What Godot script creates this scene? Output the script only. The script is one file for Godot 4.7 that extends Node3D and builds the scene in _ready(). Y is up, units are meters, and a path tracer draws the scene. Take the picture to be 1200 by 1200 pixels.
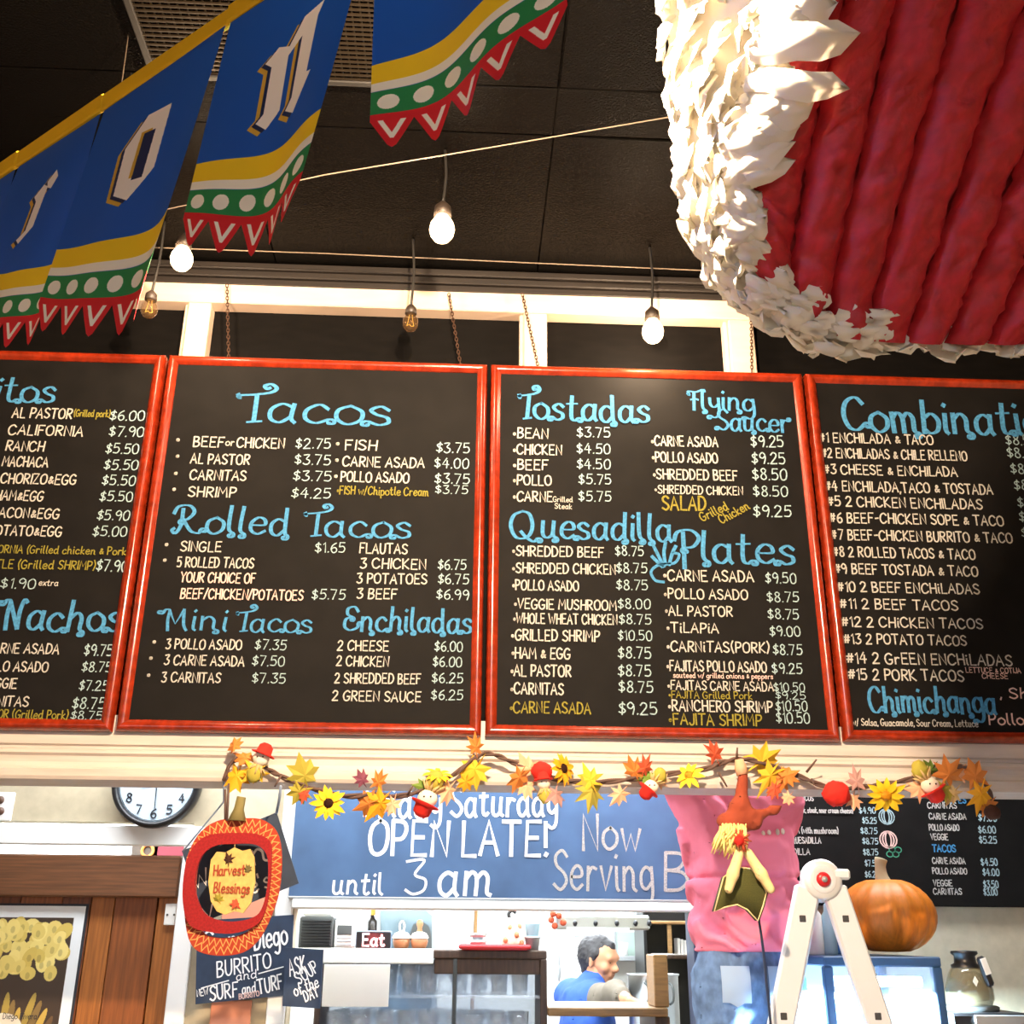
extends Node3D
# A taqueria counter seen from the dining room: hand-lettered menu boards hung on a transom, a beam with an autumn garland,
# banners, bulbs and a big tissue-paper pinata under a black ceiling, the service wall and the kitchen behind.

const EYE := Vector3(0, 1.62, 3.2)
const FOCAL := 1250.0          # in pixels of a 1200 x 1200 frame
const WALL_Z := -1.0           # face of the service wall behind the beam
const CEIL := 3.82
const RACK_Z := -1.22

var aim := Basis.from_euler(Vector3(deg_to_rad(21.6), deg_to_rad(-2.53), deg_to_rad(0.467)))
var M := {}
var used := {}
var rng := RandomNumberGenerator.new()
var wobble := FastNoiseLite.new()

# ---------------------------------------------------------------- places
func ray(x: float, y: float) -> Vector3:
	return (aim * Vector3(x - 600.0, 600.0 - y, -FOCAL)).normalized()

func at(x: float, y: float, z: float) -> Vector3:      # the point of the vertical plane z that is seen at x, y
	var d := ray(x, y)
	return EYE + d * ((z - EYE.z) / d.z)

func at_height(x: float, y: float, h: float) -> Vector3:
	var d := ray(x, y)
	return EYE + d * ((h - EYE.y) / d.y)

func on_plane(x: float, y: float, o: Vector3, n: Vector3) -> Vector3:
	var d := ray(x, y)
	return EYE + d * ((o - EYE).dot(n) / d.dot(n))

func step_of(p: Vector3) -> float:                     # metres to a pixel at p
	return -((aim.transposed() * (p - EYE)).z) / FOCAL

# ---------------------------------------------------------------- nodes
func numbered(called: String) -> String:
	if not used.has(called):
		used[called] = 0
		return called
	used[called] += 1
	return "%s_%03d" % [called, used[called]]

func tag(o: Node, label: String, category: String, group := "") -> Node:
	o.set_meta("label", label)
	o.set_meta("category", category)
	if group: o.set_meta("group", group)
	return o

func thing(called: String, label: String, category: String, where := Vector3.ZERO, group := "") -> Node3D:
	var o := Node3D.new()
	o.name = numbered(called)
	add_child(o)
	o.position = where
	tag(o, label, category, group)
	return o

func origin_of(n: Node) -> Vector3:
	var p := Vector3.ZERO
	while n is Node3D and n != self:
		p += n.position
		n = n.get_parent()
	return p

# commits a shape given in world coordinates as one mesh; local = true keeps the coordinates of the parent
func obj(called: String, st: SurfaceTool, m: Material, parent: Node = null, local := false) -> MeshInstance3D:
	var o := MeshInstance3D.new()
	o.mesh = st.commit()
	o.material_override = m
	if parent == null or parent == self:
		o.name = numbered(called)
		add_child(o)
	else:
		o.name = called
		parent.add_child(o, true)
		if not local: o.position = -origin_of(parent)
	return o

func struct(called: String, st: SurfaceTool, m: Material, parent: Node = null) -> MeshInstance3D:
	var o := obj(called, st, m, parent)
	if parent == null: o.set_meta("kind", "structure")
	return o

func copy(o: Node3D, where: Vector3, label := "") -> Node3D:
	var c: Node3D = o.duplicate()
	c.name = numbered(String(o.name).rstrip("0123456789").rstrip("_"))
	add_child(c)
	c.position = where
	if label: c.set_meta("label", label)
	return c

# ---------------------------------------------------------------- shapes
func mb(smooth := false) -> SurfaceTool:
	var st := SurfaceTool.new()
	st.begin(Mesh.PRIMITIVE_TRIANGLES)
	st.set_smooth_group(0 if smooth else 4294967295)
	return st

func done(st: SurfaceTool) -> SurfaceTool:
	st.generate_normals()
	return st

func tri(st: SurfaceTool, a: Vector3, b: Vector3, c: Vector3, outward := Vector3.ZERO) -> void:
	var n := (a - c).cross(a - b)
	if outward != Vector3.ZERO and n.dot(outward) < 0.0:
		var t := b; b = c; c = t
	for p in [a, b, c]:
		st.set_uv(Vector2(p.x + p.z, p.y))
		st.add_vertex(p)

func quad(st: SurfaceTool, a: Vector3, b: Vector3, c: Vector3, d: Vector3, outward := Vector3.ZERO) -> void:
	tri(st, a, b, c, outward)
	tri(st, a, c, d, outward)

# box from corner a to corner b with chamfered edges, turned by t
func bx(st: SurfaceTool, a: Vector3, b: Vector3, bevel := 0.0, t := Transform3D()) -> void:
	var lo := a.min(b)
	var hi := a.max(b)
	var c := (lo + hi) * 0.5
	var h := (hi - lo) * 0.5
	var e: float = min(bevel, min(h.x, min(h.y, h.z)) * 0.9)
	var ax := [Vector3.RIGHT, Vector3.UP, Vector3.BACK]
	for i in 3:
		var u: Vector3 = ax[i]
		var v: Vector3 = ax[(i + 1) % 3]
		var w: Vector3 = ax[(i + 2) % 3]
		var hu: float = h[i]
		var hv: float = h[(i + 1) % 3]
		var hw: float = h[(i + 2) % 3]
		for s in [-1.0, 1.0]:
			var o: Vector3 = c + u * hu * s
			quad(st, t * (o + v * (hv - e) + w * (hw - e)), t * (o - v * (hv - e) + w * (hw - e)), t * (o - v * (hv - e) - w * (hw - e)), t * (o + v * (hv - e) - w * (hw - e)), t.basis * (u * s))
		if e > 0.0:
			for s in [-1.0, 1.0]:
				for r in [-1.0, 1.0]:
					var p: Vector3 = c + v * hv * s + w * (hw - e) * r
					var q: Vector3 = c + v * (hv - e) * s + w * hw * r
					quad(st, t * (p + u * (hu - e)), t * (p - u * (hu - e)), t * (q - u * (hu - e)), t * (q + u * (hu - e)), t.basis * (v * s + w * r))
	if e > 0.0:
		for sx in [-1.0, 1.0]:
			for sy in [-1.0, 1.0]:
				for sz in [-1.0, 1.0]:
					var s := Vector3(sx, sy, sz)
					tri(st, t * (c + s * (h - Vector3(0, e, e))), t * (c + s * (h - Vector3(e, 0, e))), t * (c + s * (h - Vector3(e, e, 0))), t.basis * s)

func box(called: String, a: Vector3, b: Vector3, m: Material, parent: Node = null, bevel := 0.004, t := Transform3D()) -> MeshInstance3D:
	var st := mb()
	bx(st, a, b, bevel, t)
	return obj(called, done(st), m, parent)

func frame_for(d: Vector3) -> Array:
	var u := d.cross(Vector3.UP)
	if u.length() < 0.01: u = d.cross(Vector3.RIGHT)
	u = u.normalized()
	return [u, u.cross(d).normalized()]

# a tube through pts with one radius for each point
func tube(st: SurfaceTool, pts: Array, radii: Array, sides := 8, closed := false) -> void:
	var rings := []
	var n := pts.size()
	var u := Vector3.ZERO
	for i in n:
		var d: Vector3
		if closed: d = (pts[(i + 1) % n] - pts[(i + n - 1) % n]).normalized()
		else: d = (pts[min(i + 1, n - 1)] - pts[max(i - 1, 0)]).normalized()
		if u == Vector3.ZERO: u = frame_for(d)[0]
		u = (u - d * u.dot(d))
		u = u.normalized() if u.length() > 0.001 else frame_for(d)[0]
		var v := d.cross(u)
		var r: float = radii[i] if i < radii.size() else radii[radii.size() - 1]
		var ring := []
		for k in sides:
			var a := TAU * k / sides
			ring.append(pts[i] + (u * cos(a) + v * sin(a)) * r)
		rings.append(ring)
	for i in (n if closed else n - 1):
		var a: Array = rings[i]
		var b: Array = rings[(i + 1) % n]
		var mid: Vector3 = (pts[i] + pts[(i + 1) % n]) * 0.5
		for k in sides:
			var k2 := (k + 1) % sides
			quad(st, a[k], a[k2], b[k2], b[k], (a[k] + a[k2] + b[k] + b[k2]) * 0.25 - mid)
	if not closed:
		for e in [[0, 1], [n - 1, n - 2]]:
			var ring: Array = rings[e[0]]
			for k in sides:
				tri(st, pts[e[0]], ring[k], ring[(k + 1) % sides], pts[e[0]] - pts[e[1]])

func torus(st: SurfaceTool, c: Vector3, axis: Vector3, r: float, thick: float, segs := 16, sides := 6, stretch := Vector3.ONE) -> void:
	var f := frame_for(axis.normalized())
	var pts := []
	for i in segs:
		var a := TAU * i / segs
		pts.append(c + (f[0] * cos(a) + f[1] * sin(a)) * r * stretch)
	tube(st, pts, [thick], sides, true)

# turns a profile of (radius, height) pairs about the y axis
func lathe(st: SurfaceTool, prof: Array, segs := 20, t := Transform3D(), ribs := 0, rib_depth := 0.0) -> void:
	var rings := []
	for p in prof:
		var ring := []
		for k in segs:
			var a := TAU * k / segs
			var r: float = p[0] * (1.0 - rib_depth * (0.5 + 0.5 * cos(a * ribs)) if ribs else 1.0)
			ring.append(t * Vector3(cos(a) * r, p[1], sin(a) * r))
		rings.append(ring)
	for i in prof.size() - 1:
		for k in segs:
			var k2 := (k + 1) % segs
			var a: Vector3 = rings[i][k]; var b: Vector3 = rings[i][k2]
			var c: Vector3 = rings[i + 1][k2]; var d: Vector3 = rings[i + 1][k]
			if prof[i][0] > 0.00001: tri_uv(st, a, b, c)
			if prof[i + 1][0] > 0.00001: tri_uv(st, a, c, d)

func tri_uv(st: SurfaceTool, a: Vector3, b: Vector3, c: Vector3) -> void:
	for p in [a, b, c]:
		st.set_uv(Vector2(p.x, p.y))
		st.add_vertex(p)

# a flat outline with thickness, in the plane of t: x right, y up, from z0 (back) to z1 (front)
func slab(st: SurfaceTool, poly: PackedVector2Array, z0: float, z1: float, t := Transform3D()) -> void:
	var ids := Geometry2D.triangulate_polygon(poly)
	for i in range(0, ids.size(), 3):
		var a := poly[ids[i]]; var b := poly[ids[i + 1]]; var c := poly[ids[i + 2]]
		tri(st, t * Vector3(a.x, a.y, z1), t * Vector3(b.x, b.y, z1), t * Vector3(c.x, c.y, z1), t.basis.z)
		tri(st, t * Vector3(a.x, a.y, z0), t * Vector3(b.x, b.y, z0), t * Vector3(c.x, c.y, z0), -t.basis.z)
	var turn := -1.0 if Geometry2D.is_polygon_clockwise(poly) else 1.0
	for i in poly.size():
		var a := poly[i]; var b := poly[(i + 1) % poly.size()]
		var out := Vector3(b.y - a.y, a.x - b.x, 0) * turn
		quad(st, t * Vector3(a.x, a.y, z0), t * Vector3(b.x, b.y, z0), t * Vector3(b.x, b.y, z1), t * Vector3(a.x, a.y, z1), t.basis * out)

func ball(st: SurfaceTool, c: Vector3, r: Vector3, segs := 12, rings := 8, rough := 0.0) -> void:
	var v := []
	for i in rings + 1:
		var row := []
		var p := PI * i / rings
		for k in segs:
			var a := TAU * k / segs
			var d := Vector3(sin(p) * cos(a), cos(p), sin(p) * sin(a))
			row.append(c + d * r * (1.0 + rough * wobble.get_noise_3dv(d * 60.0 + c * 300.0)))
		v.append(row)
	for i in rings:
		for k in segs:
			var k2 := (k + 1) % segs
			if i > 0: tri(st, v[i][k], v[i][k2], v[i + 1][k2], v[i][k] - c)
			if i < rings - 1: tri(st, v[i][k], v[i + 1][k2], v[i + 1][k], v[i + 1][k] - c)

func spline(p: Array, n := 6) -> Array:
	var out := []
	for i in p.size() - 1:
		var a = p[max(i - 1, 0)]; var b = p[i]; var c = p[i + 1]; var d = p[min(i + 2, p.size() - 1)]
		for k in n:
			var t := float(k) / n
			out.append(0.5 * (2.0 * b + (c - a) * t + (2.0 * a - 5.0 * b + 4.0 * c - d) * t * t + (3.0 * b - 3.0 * c + d - a) * t * t * t))
	out.append(p[p.size() - 1])
	return out

func poly(a: Array) -> PackedVector2Array:
	var p := PackedVector2Array()
	for i in range(0, a.size(), 2): p.append(Vector2(a[i], a[i + 1]))
	return p

# one continuous skin round tapered bones [a, b, ra, rb], meshed as surface nets
func skin(st: SurfaceTool, bones: Array, cell: float, k: float, bump = null, cut := []) -> void:
	var lo := Vector3(1e9, 1e9, 1e9)
	var hi := -lo
	for b in bones:
		var r: float = max(b[2], b[3]) + k + cell * 3.0
		lo = lo.min(b[0] - Vector3.ONE * r).min(b[1] - Vector3.ONE * r)
		hi = hi.max(b[0] + Vector3.ONE * r).max(b[1] + Vector3.ONE * r)
	var nx := int((hi.x - lo.x) / cell) + 2
	var ny := int((hi.y - lo.y) / cell) + 2
	var nz := int((hi.z - lo.z) / cell) + 2
	var f := PackedFloat32Array()
	f.resize(nx * ny * nz)
	f.fill(1.0)
	for b in bones:
		var pa: Vector3 = b[0]
		var ra: float = b[2]
		var rb: float = b[3]
		var ab: Vector3 = b[1] - pa
		var l2: float = max(ab.length_squared(), 1e-9)
		var m: float = max(ra, rb) + k + cell * 2.0
		var i0 := ((pa.min(b[1]) - Vector3.ONE * m - lo) / cell).floor()
		var i1 := ((pa.max(b[1]) + Vector3.ONE * m - lo) / cell).ceil()
		for z in range(max(0, int(i0.z)), min(nz, int(i1.z) + 1)):
			for y in range(max(0, int(i0.y)), min(ny, int(i1.y) + 1)):
				for x in range(max(0, int(i0.x)), min(nx, int(i1.x) + 1)):
					var p := lo + Vector3(x, y, z) * cell - pa
					var t: float = clamp(p.dot(ab) / l2, 0.0, 1.0)
					var d := (p - ab * t).length() - lerpf(ra, rb, t)
					var i := (z * ny + y) * nx + x
					var e := f[i]
					var h: float = max(k - abs(e - d), 0.0) / k
					f[i] = min(e, d) - h * h * k * 0.25
	if bump != null:
		for i in f.size():
			if f[i] < cell * 4.0 and f[i] > -cell * 4.0:
				var x := i % nx
				var y := (i / nx) % ny
				f[i] += bump.call(lo + Vector3(x, y, i / (nx * ny)) * cell)
	for c in cut:                                    # planes [point, normal]: cloth ends there
		for i in f.size():
			if f[i] < cell * 4.0:
				var x := i % nx
				var y := (i / nx) % ny
				f[i] = max(f[i], (lo + Vector3(x, y, i / (nx * ny)) * cell - c[0]).dot(c[1]))
	var vert := {}
	var dx := [1, nx, nx * ny]
	var pos := PackedVector3Array()
	for z in nz - 1:
		for y in ny - 1:
			for x in nx - 1:
				var i := (z * ny + y) * nx + x
				var s := 0
				for q in 8:
					if f[i + (q & 1) + ((q >> 1) & 1) * nx + (q >> 2) * nx * ny] < 0.0: s += 1
				if s == 0 or s == 8: continue
				var sum := Vector3.ZERO
				var n := 0
				for a in 3:
					for q in 4:
						var o := Vector3i.ZERO
						o[(a + 1) % 3] = q & 1
						o[(a + 2) % 3] = q >> 1
						var j: int = i + o.x + o.y * nx + o.z * nx * ny
						var v0 := f[j]
						var v1 := f[j + dx[a]]
						if (v0 < 0.0) != (v1 < 0.0):
							var p := Vector3(o)
							p[a] += v0 / (v0 - v1)
							sum += p
							n += 1
				vert[i] = pos.size()
				pos.append(lo + (Vector3(x, y, z) + sum / n) * cell)
	for z in range(1, nz - 1):
		for y in range(1, ny - 1):
			for x in range(1, nx - 1):
				var i := (z * ny + y) * nx + x
				for a in 3:
					if (f[i] < 0.0) == (f[i + dx[a]] < 0.0): continue
					var u: int = dx[(a + 1) % 3]
					var v: int = dx[(a + 2) % 3]
					if not (vert.has(i) and vert.has(i - u) and vert.has(i - v) and vert.has(i - u - v)): continue
					var out := Vector3.ZERO
					out[a] = 1.0 if f[i] < 0.0 else -1.0
					quad(st, pos[vert[i]], pos[vert[i - u]], pos[vert[i - u - v]], pos[vert[i - v]], out)

# ---------------------------------------------------------------- hand lettering: strokes on a unit cap height
# first number: 0 straight, 1 curved, 2 curved and ending in a curl where the writing is ornamental
const CAPS := {
	"A": [[0, 0, 0, .3, 1, .6, 0], [0, .12, .36, .48, .36]],
	"B": [[0, .05, 0, .05, 1], [1, .05, 1, .38, .97, .44, .76, .3, .56, .05, .53], [1, .05, .53, .4, .48, .52, .26, .36, .03, .05, 0]],
	"C": [[2, .6, .8, .4, 1, .12, .84, .02, .45, .14, .08, .38, 0, .62, .2]],
	"D": [[0, .05, 0, .05, 1], [1, .05, 1, .4, .93, .58, .5, .4, .07, .05, 0]],
	"E": [[0, .5, 1, .05, 1, .05, 0, .52, 0], [0, .05, .52, .42, .52]],
	"F": [[0, .5, 1, .05, 1, .05, 0], [0, .05, .52, .4, .52]],
	"G": [[1, .58, .84, .36, 1, .1, .8, .02, .45, .14, .08, .38, 0, .56, .14, .6, .42], [0, .62, .42, .36, .42]],
	"H": [[0, .05, 0, .05, 1], [0, .55, 0, .55, 1], [0, .05, .5, .55, .5]],
	"I": [[0, .06, 0, .06, 1]],
	"J": [[1, .4, 1, .4, .25, .3, .03, .12, .03, .02, .2]],
	"K": [[0, .05, 0, .05, 1], [0, .5, 1, .07, .45, .54, 0]],
	"L": [[0, .05, 1, .05, 0, .48, 0]],
	"M": [[0, .03, 0, .1, 1, .37, .35, .64, 1, .71, 0]],
	"N": [[0, .05, 0, .05, 1, .55, 0, .55, 1]],
	"O": [[1, .32, 1, .08, .82, .02, .48, .12, .1, .34, 0, .56, .15, .62, .52, .54, .86, .32, 1]],
	"P": [[0, .05, 0, .05, 1], [1, .05, 1, .42, .95, .5, .72, .36, .48, .05, .45]],
	"Q": [[1, .32, 1, .08, .82, .02, .48, .12, .1, .34, 0, .56, .15, .62, .52, .54, .86, .32, 1], [1, .34, .3, .5, .08, .74, -.1]],
	"R": [[0, .05, 0, .05, 1], [1, .05, 1, .42, .95, .5, .74, .36, .52, .05, .48], [0, .2, .48, .54, 0]],
	"S": [[2, .52, .84, .32, 1, .08, .86, .12, .62, .42, .42, .52, .2, .3, 0, .03, .14]],
	"T": [[0, 0, 1, .6, 1], [0, .3, 1, .3, 0]],
	"U": [[1, .05, 1, .05, .3, .18, .02, .38, .02, .52, .3, .54, 1]],
	"V": [[0, 0, 1, .28, 0, .56, 1]],
	"W": [[0, 0, 1, .2, 0, .4, .7, .6, 0, .8, 1]],
	"X": [[0, 0, 0, .54, 1], [0, 0, 1, .54, 0]],
	"Y": [[0, 0, 1, .28, .5, .56, 1], [0, .28, .5, .28, 0]],
	"Z": [[0, .03, 1, .52, 1, .02, 0, .54, 0]],
	"0": [[1, .28, 1, .06, .78, .03, .42, .12, .06, .28, 0, .46, .12, .52, .5, .46, .86, .28, 1]],
	"1": [[0, .05, .8, .2, 1, .2, 0]],
	"2": [[1, .04, .78, .2, 1, .44, .9, .44, .62, .2, .26, .02, 0], [0, .02, 0, .52, .02]],
	"3": [[1, .05, .95, .46, 1, .24, .58, .48, .42, .44, .12, .2, 0, .02, .12]],
	"4": [[0, .36, 1, .02, .36, .54, .36], [0, .4, .75, .38, 0]],
	"5": [[0, .48, 1, .1, 1, .07, .56], [1, .07, .56, .36, .62, .5, .34, .36, .04, .04, .06]],
	"6": [[1, .42, .98, .14, .74, .04, .32, .22, 0, .46, .14, .44, .44, .24, .52, .06, .34]],
	"7": [[0, .02, 1, .48, .98, .18, 0]],
	"8": [[1, .44, .84, .26, 1, .08, .84, .18, .6, .4, .42, .46, .16, .26, 0, .06, .16, .12, .44, .36, .62, .44, .84]],
	"9": [[1, .46, .8, .26, 1, .05, .78, .1, .54, .32, .5, .47, .72, .48, .4, .38, 0]],
	"$": [[1, .44, .78, .28, .88, .06, .74, .16, .54, .38, .42, .46, .24, .26, .1, .02, .2], [0, .27, 1.02, .24, -.04]],
	".": [[0, .05, .0, .09, .06]], ",": [[0, .08, .08, .02, -.14]], "'": [[0, .05, 1, .04, .76]], "!": [[0, .07, 1, .05, .28], [0, .04, .02, .08, .08]],
	"&": [[1, .5, .1, .2, .5, .24, .76, .38, .62, .1, .3, .2, .08, .5, .36]],
	"#": [[0, .16, .1, .26, .9], [0, .38, .1, .48, .9], [0, .04, .36, .54, .36], [0, .08, .66, .58, .66]],
	"/": [[0, 0, -.05, .34, 1.05]], "(": [[1, .24, 1.1, .06, .6, .22, -.1]], ")": [[1, .02, 1.1, .2, .6, .04, -.1]], "-": [[0, .05, .46, .34, .5]],
	"*": [[1, .0, .34, .1, .3, .14, .4, .1, .5, .0, .46, .02, .36, .1, .4]],
}
const SMALL := {
	"a": [[1, .44, .5, .24, .6, .05, .42, .06, .12, .24, 0, .44, .2], [1, .46, .6, .44, .16, .52, 0]],
	"b": [[0, .06, 1, .05, 0], [1, .06, .44, .28, .6, .48, .4, .44, .1, .24, 0, .06, .12]],
	"c": [[2, .46, .46, .28, .6, .06, .42, .06, .14, .26, 0, .48, .12]],
	"d": [[1, .44, .5, .24, .6, .05, .42, .06, .12, .24, 0, .44, .2], [2, .46, 1, .46, .16, .54, 0]],
	"e": [[1, .06, .32, .44, .34, .42, .54, .24, .6, .06, .42, .06, .14, .26, 0, .48, .12]],
	"f": [[1, .4, .94, .26, 1, .16, .84, .16, 0], [0, .02, .56, .34, .56]],
	"g": [[1, .44, .5, .24, .6, .05, .42, .06, .14, .24, .04, .44, .2], [2, .46, .6, .48, -.1, .3, -.34, .06, -.26]],
	"h": [[0, .06, 1, .05, 0], [2, .06, .4, .26, .6, .42, .44, .42, .1, .52, 0]],
	"i": [[1, .08, .6, .07, .12, .14, 0], [0, .06, .84, .1, .9]],
	"j": [[1, .18, .6, .18, -.1, .02, -.3], [0, .16, .84, .2, .9]],
	"k": [[0, .06, 1, .05, 0], [0, .4, .58, .08, .26, .46, 0]],
	"l": [[2, .08, 1, .06, .2, .2, 0]],
	"m": [[0, .05, .6, .05, 0], [1, .05, .42, .2, .6, .34, .46, .34, 0], [2, .34, .42, .5, .6, .64, .46, .64, .08, .74, 0]],
	"n": [[0, .06, .6, .05, 0], [2, .06, .42, .26, .6, .42, .44, .42, .1, .54, 0]],
	"o": [[1, .28, .6, .06, .46, .04, .18, .24, 0, .48, .14, .5, .42, .28, .6]],
	"p": [[0, .06, .6, .05, -.36], [1, .06, .44, .28, .6, .48, .4, .44, .12, .24, 0, .06, .12]],
	"q": [[1, .44, .5, .24, .6, .05, .42, .06, .14, .24, .04, .44, .2], [0, .46, .6, .46, -.36]],
	"r": [[0, .06, .6, .05, 0], [2, .06, .38, .2, .58, .38, .54]],
	"s": [[2, .4, .48, .24, .6, .06, .48, .16, .34, .36, .24, .38, .08, .2, 0, .02, .1]],
	"t": [[2, .18, .92, .16, .16, .28, 0, .4, .08], [0, .0, .62, .36, .64]],
	"u": [[1, .06, .6, .06, .14, .2, 0, .38, .1, .42, .3], [2, .44, .6, .42, .12, .54, 0]],
	"v": [[0, .02, .6, .22, 0, .44, .6]],
	"w": [[0, .02, .6, .18, 0, .34, .46, .5, 0, .66, .6]],
	"x": [[0, .02, .6, .42, 0], [0, .42, .6, .02, 0]],
	"y": [[1, .06, .6, .08, .28, .24, .16, .42, .3], [2, .44, .6, .44, -.12, .26, -.34, .06, -.26]],
	"z": [[0, .04, .6, .42, .6, .03, 0, .44, 0]],
}
const FANCY := {           # ornamental capitals of the blue headings
	"T": [[1, .0, .9, .04, .78, .02, .86, .3, .9, .6, .98, .72, 1.12, .62, 1.26, .5, 1.2, .54, 1.1, .6, 1.14], [0, .36, .9, .32, .04], [0, .2, .0, .46, .04]],
	"R": [[1, .22, .9, .2, .3, .06, .0, -.04, .1, .02, .18], [2, -.04, .72, .08, .98, .4, 1.02, .56, .8, .4, .54, .22, .5], [2, .26, .5, .5, .1, .74, .02, .8, .14]],
	"M": [[2, .14, .0, .1, .5, .12, .9, .0, .94, -.06, .8], [0, .12, .9, .34, .3, .56, .96], [1, .56, .96, .6, .3, .7, .02]],
	"E": [[2, .62, .78, .44, .98, .16, .9, .16, .66, .4, .54], [2, .4, .54, .1, .46, .06, .14, .32, .0, .62, .12, .64, .26]],
	"F": [[1, .0, .8, .06, .72, .04, .9, .36, .88, .68, 1.0, .74, .9], [0, .28, .88, .24, .0], [1, .12, .5, .3, .54, .44, .5]],
	"Q": [[1, .4, 1, .1, .84, .0, .46, .16, .08, .42, .0, .68, .16, .76, .52, .64, .9, .4, 1], [2, .36, .26, .54, .06, .8, -.1, .94, .0]],
	"P": [[1, .24, .96, .22, .3, .2, -.2], [2, -.02, .7, .1, .98, .46, 1.04, .66, .8, .5, .52, .24, .46]],
	"N": [[2, .16, .0, .12, .5, .14, .92, .02, .96, -.04, .84], [0, .14, .92, .52, .04], [1, .52, .04, .5, .6, .58, .98, .68, .9]],
	"B": [[0, .14, .0, .12, 1], [2, .0, .92, .3, 1.02, .48, .8, .3, .56, .14, .52], [2, .14, .52, .46, .5, .56, .22, .34, .0, .06, .04, .08, .16]],
}

func strokes_of(ch: String, style: int) -> Array:
	if style == 2 and FANCY.has(ch): return FANCY[ch]
	if SMALL.has(ch): return SMALL[ch]
	return CAPS.get(ch, [])

func width_of(ch: String, style: int) -> float:
	if ch == " ": return 0.34
	if style == 2 and ch in ["T", "F", "P"]: return {"T": 0.56, "F": 0.56, "P": 0.66}[ch]
	var w := 0.0
	for s in strokes_of(ch, style):
		for i in range(1, s.size(), 2): w = max(w, s[i])
	return w + (0.13 if style == 2 else 0.16)

func stroke_points(s: Array, style: int, fine: int) -> Array:
	var p := []
	for i in range(1, s.size(), 2): p.append(Vector2(s[i], s[i + 1]))
	if s[0] == 0: return p
	p = spline(p, fine)
	if s[0] == 2 and style == 2:
		var n := p.size()
		var d: Vector2 = (p[n - 1] - p[n - 2]).normalized()
		var d0: Vector2 = (p[n - 2] - p[n - 4]).normalized()
		var side := 1.0 if d0.cross(d) >= 0.0 else -1.0
		var r := 0.1
		var c: Vector2 = p[n - 1] + d.rotated(side * PI / 2.0) * r
		var from: Vector2 = p[n - 1] - c
		for k in range(1, 15):
			p.append(c + from.rotated(side * k * 0.38) * (1.0 - k * 0.048))
	return p

# flat chalk ribbons on the plane of t (x right, y up), the text fitted between x = 0 and x = wide
func letters(st: SurfaceTool, text: String, wide: float, high: float, thick: float, t: Transform3D, style := 0, fine := 3) -> void:
	var total := 0.0
	for ch in text: total += width_of(ch, style)
	var sx: float = wide / max(total - 0.15, 0.05)
	var x := 0.0
	var lift := 0.0
	for ch in text:
		var dy := rng.randf_range(-0.03, 0.03) if style < 3 else 0.0
		var lean := rng.randf_range(-0.03, 0.06) if style < 3 else 0.0
		for s in strokes_of(ch, style):
			lift += 0.00012
			var raw := stroke_points(s, style, fine)
			var p := []
			for q in raw: p.append(Vector2((x + q.x + lean * q.y) * sx, (q.y + dy) * high))
			ribbon(st, p, thick, Transform3D(t.basis, t.origin + t.basis.z * lift), style == 2)
		x += width_of(ch, style)

func ribbon(st: SurfaceTool, p: Array, thick: float, t: Transform3D, pen := false) -> void:
	var n := p.size()
	if n < 2: return
	var l := []
	var r := []
	for i in n:
		var d0: Vector2 = (p[i] - p[max(i - 1, 0)])
		var d1: Vector2 = (p[min(i + 1, n - 1)] - p[i])
		if d0 == Vector2.ZERO: d0 = d1
		if d1 == Vector2.ZERO: d1 = d0
		var d := (d0.normalized() + d1.normalized())
		d = d.normalized() if d.length() > 0.3 else d1.normalized()
		var k := thick * 0.5
		if pen: k *= 0.55 + 0.8 * abs(d.y)
		var o := d.orthogonal() * k
		var c: Vector2 = p[i]
		if i == 0: c -= d * thick * 0.3
		if i == n - 1: c += d * thick * 0.3
		l.append(t * Vector3(c.x + o.x, c.y + o.y, 0))
		r.append(t * Vector3(c.x - o.x, c.y - o.y, 0))
	for i in n - 1: quad(st, l[i], r[i], r[i + 1], l[i + 1], t.basis.z)

# writing on a plane of constant z: from pixel x0 to x1 on the baseline y (y1 at its right end), caps h pixels high
func write(parent: Node, z: float, text: String, x0: float, x1: float, y: float, h: float, m: Material, style := 0, y1 := -1.0, weight := 0.0, called := "chalk_line") -> void:
	var a := at(x0, y, z)
	var b := at(x1, y1 if y1 > 0.0 else y, z)
	if y1 < 0.0: b.y = a.y
	var high := at(x0, y - h, z).y - a.y
	var dir := (b - a).normalized()
	var t := Transform3D(Basis(dir, Vector3(-dir.y, dir.x, 0), Vector3.BACK), a)
	var st := mb()
	letters(st, text, (b - a).length(), high, (weight if weight > 0.0 else (0.1 if style == 2 else 0.15)) * high, t, style, 6 if style == 2 or h > 20 else 3)
	obj(called, done(st), m, parent)

# ---------------------------------------------------------------- materials
func mat(key: String, r: int, g: int, b: int, rough: float, metal := 0.0) -> StandardMaterial3D:
	var m := StandardMaterial3D.new()
	m.albedo_color = Color8(r, g, b)
	m.roughness = rough
	m.metallic = metal
	M[key] = m
	return m

func noise_map(freq: float, seed_: int, ramp: Array, normal := 0.0, size := 256) -> NoiseTexture2D:
	var n := FastNoiseLite.new()
	n.seed = seed_
	n.frequency = freq
	n.fractal_octaves = 4
	var t := NoiseTexture2D.new()
	t.width = size
	t.height = size
	t.seamless = true
	t.noise = n
	if normal > 0.0:
		t.as_normal_map = true
		t.bump_strength = normal
	elif ramp:
		var g := Gradient.new()
		g.set_color(0, ramp[0])
		g.set_color(1, ramp[1])
		t.color_ramp = g
	return t

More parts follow.
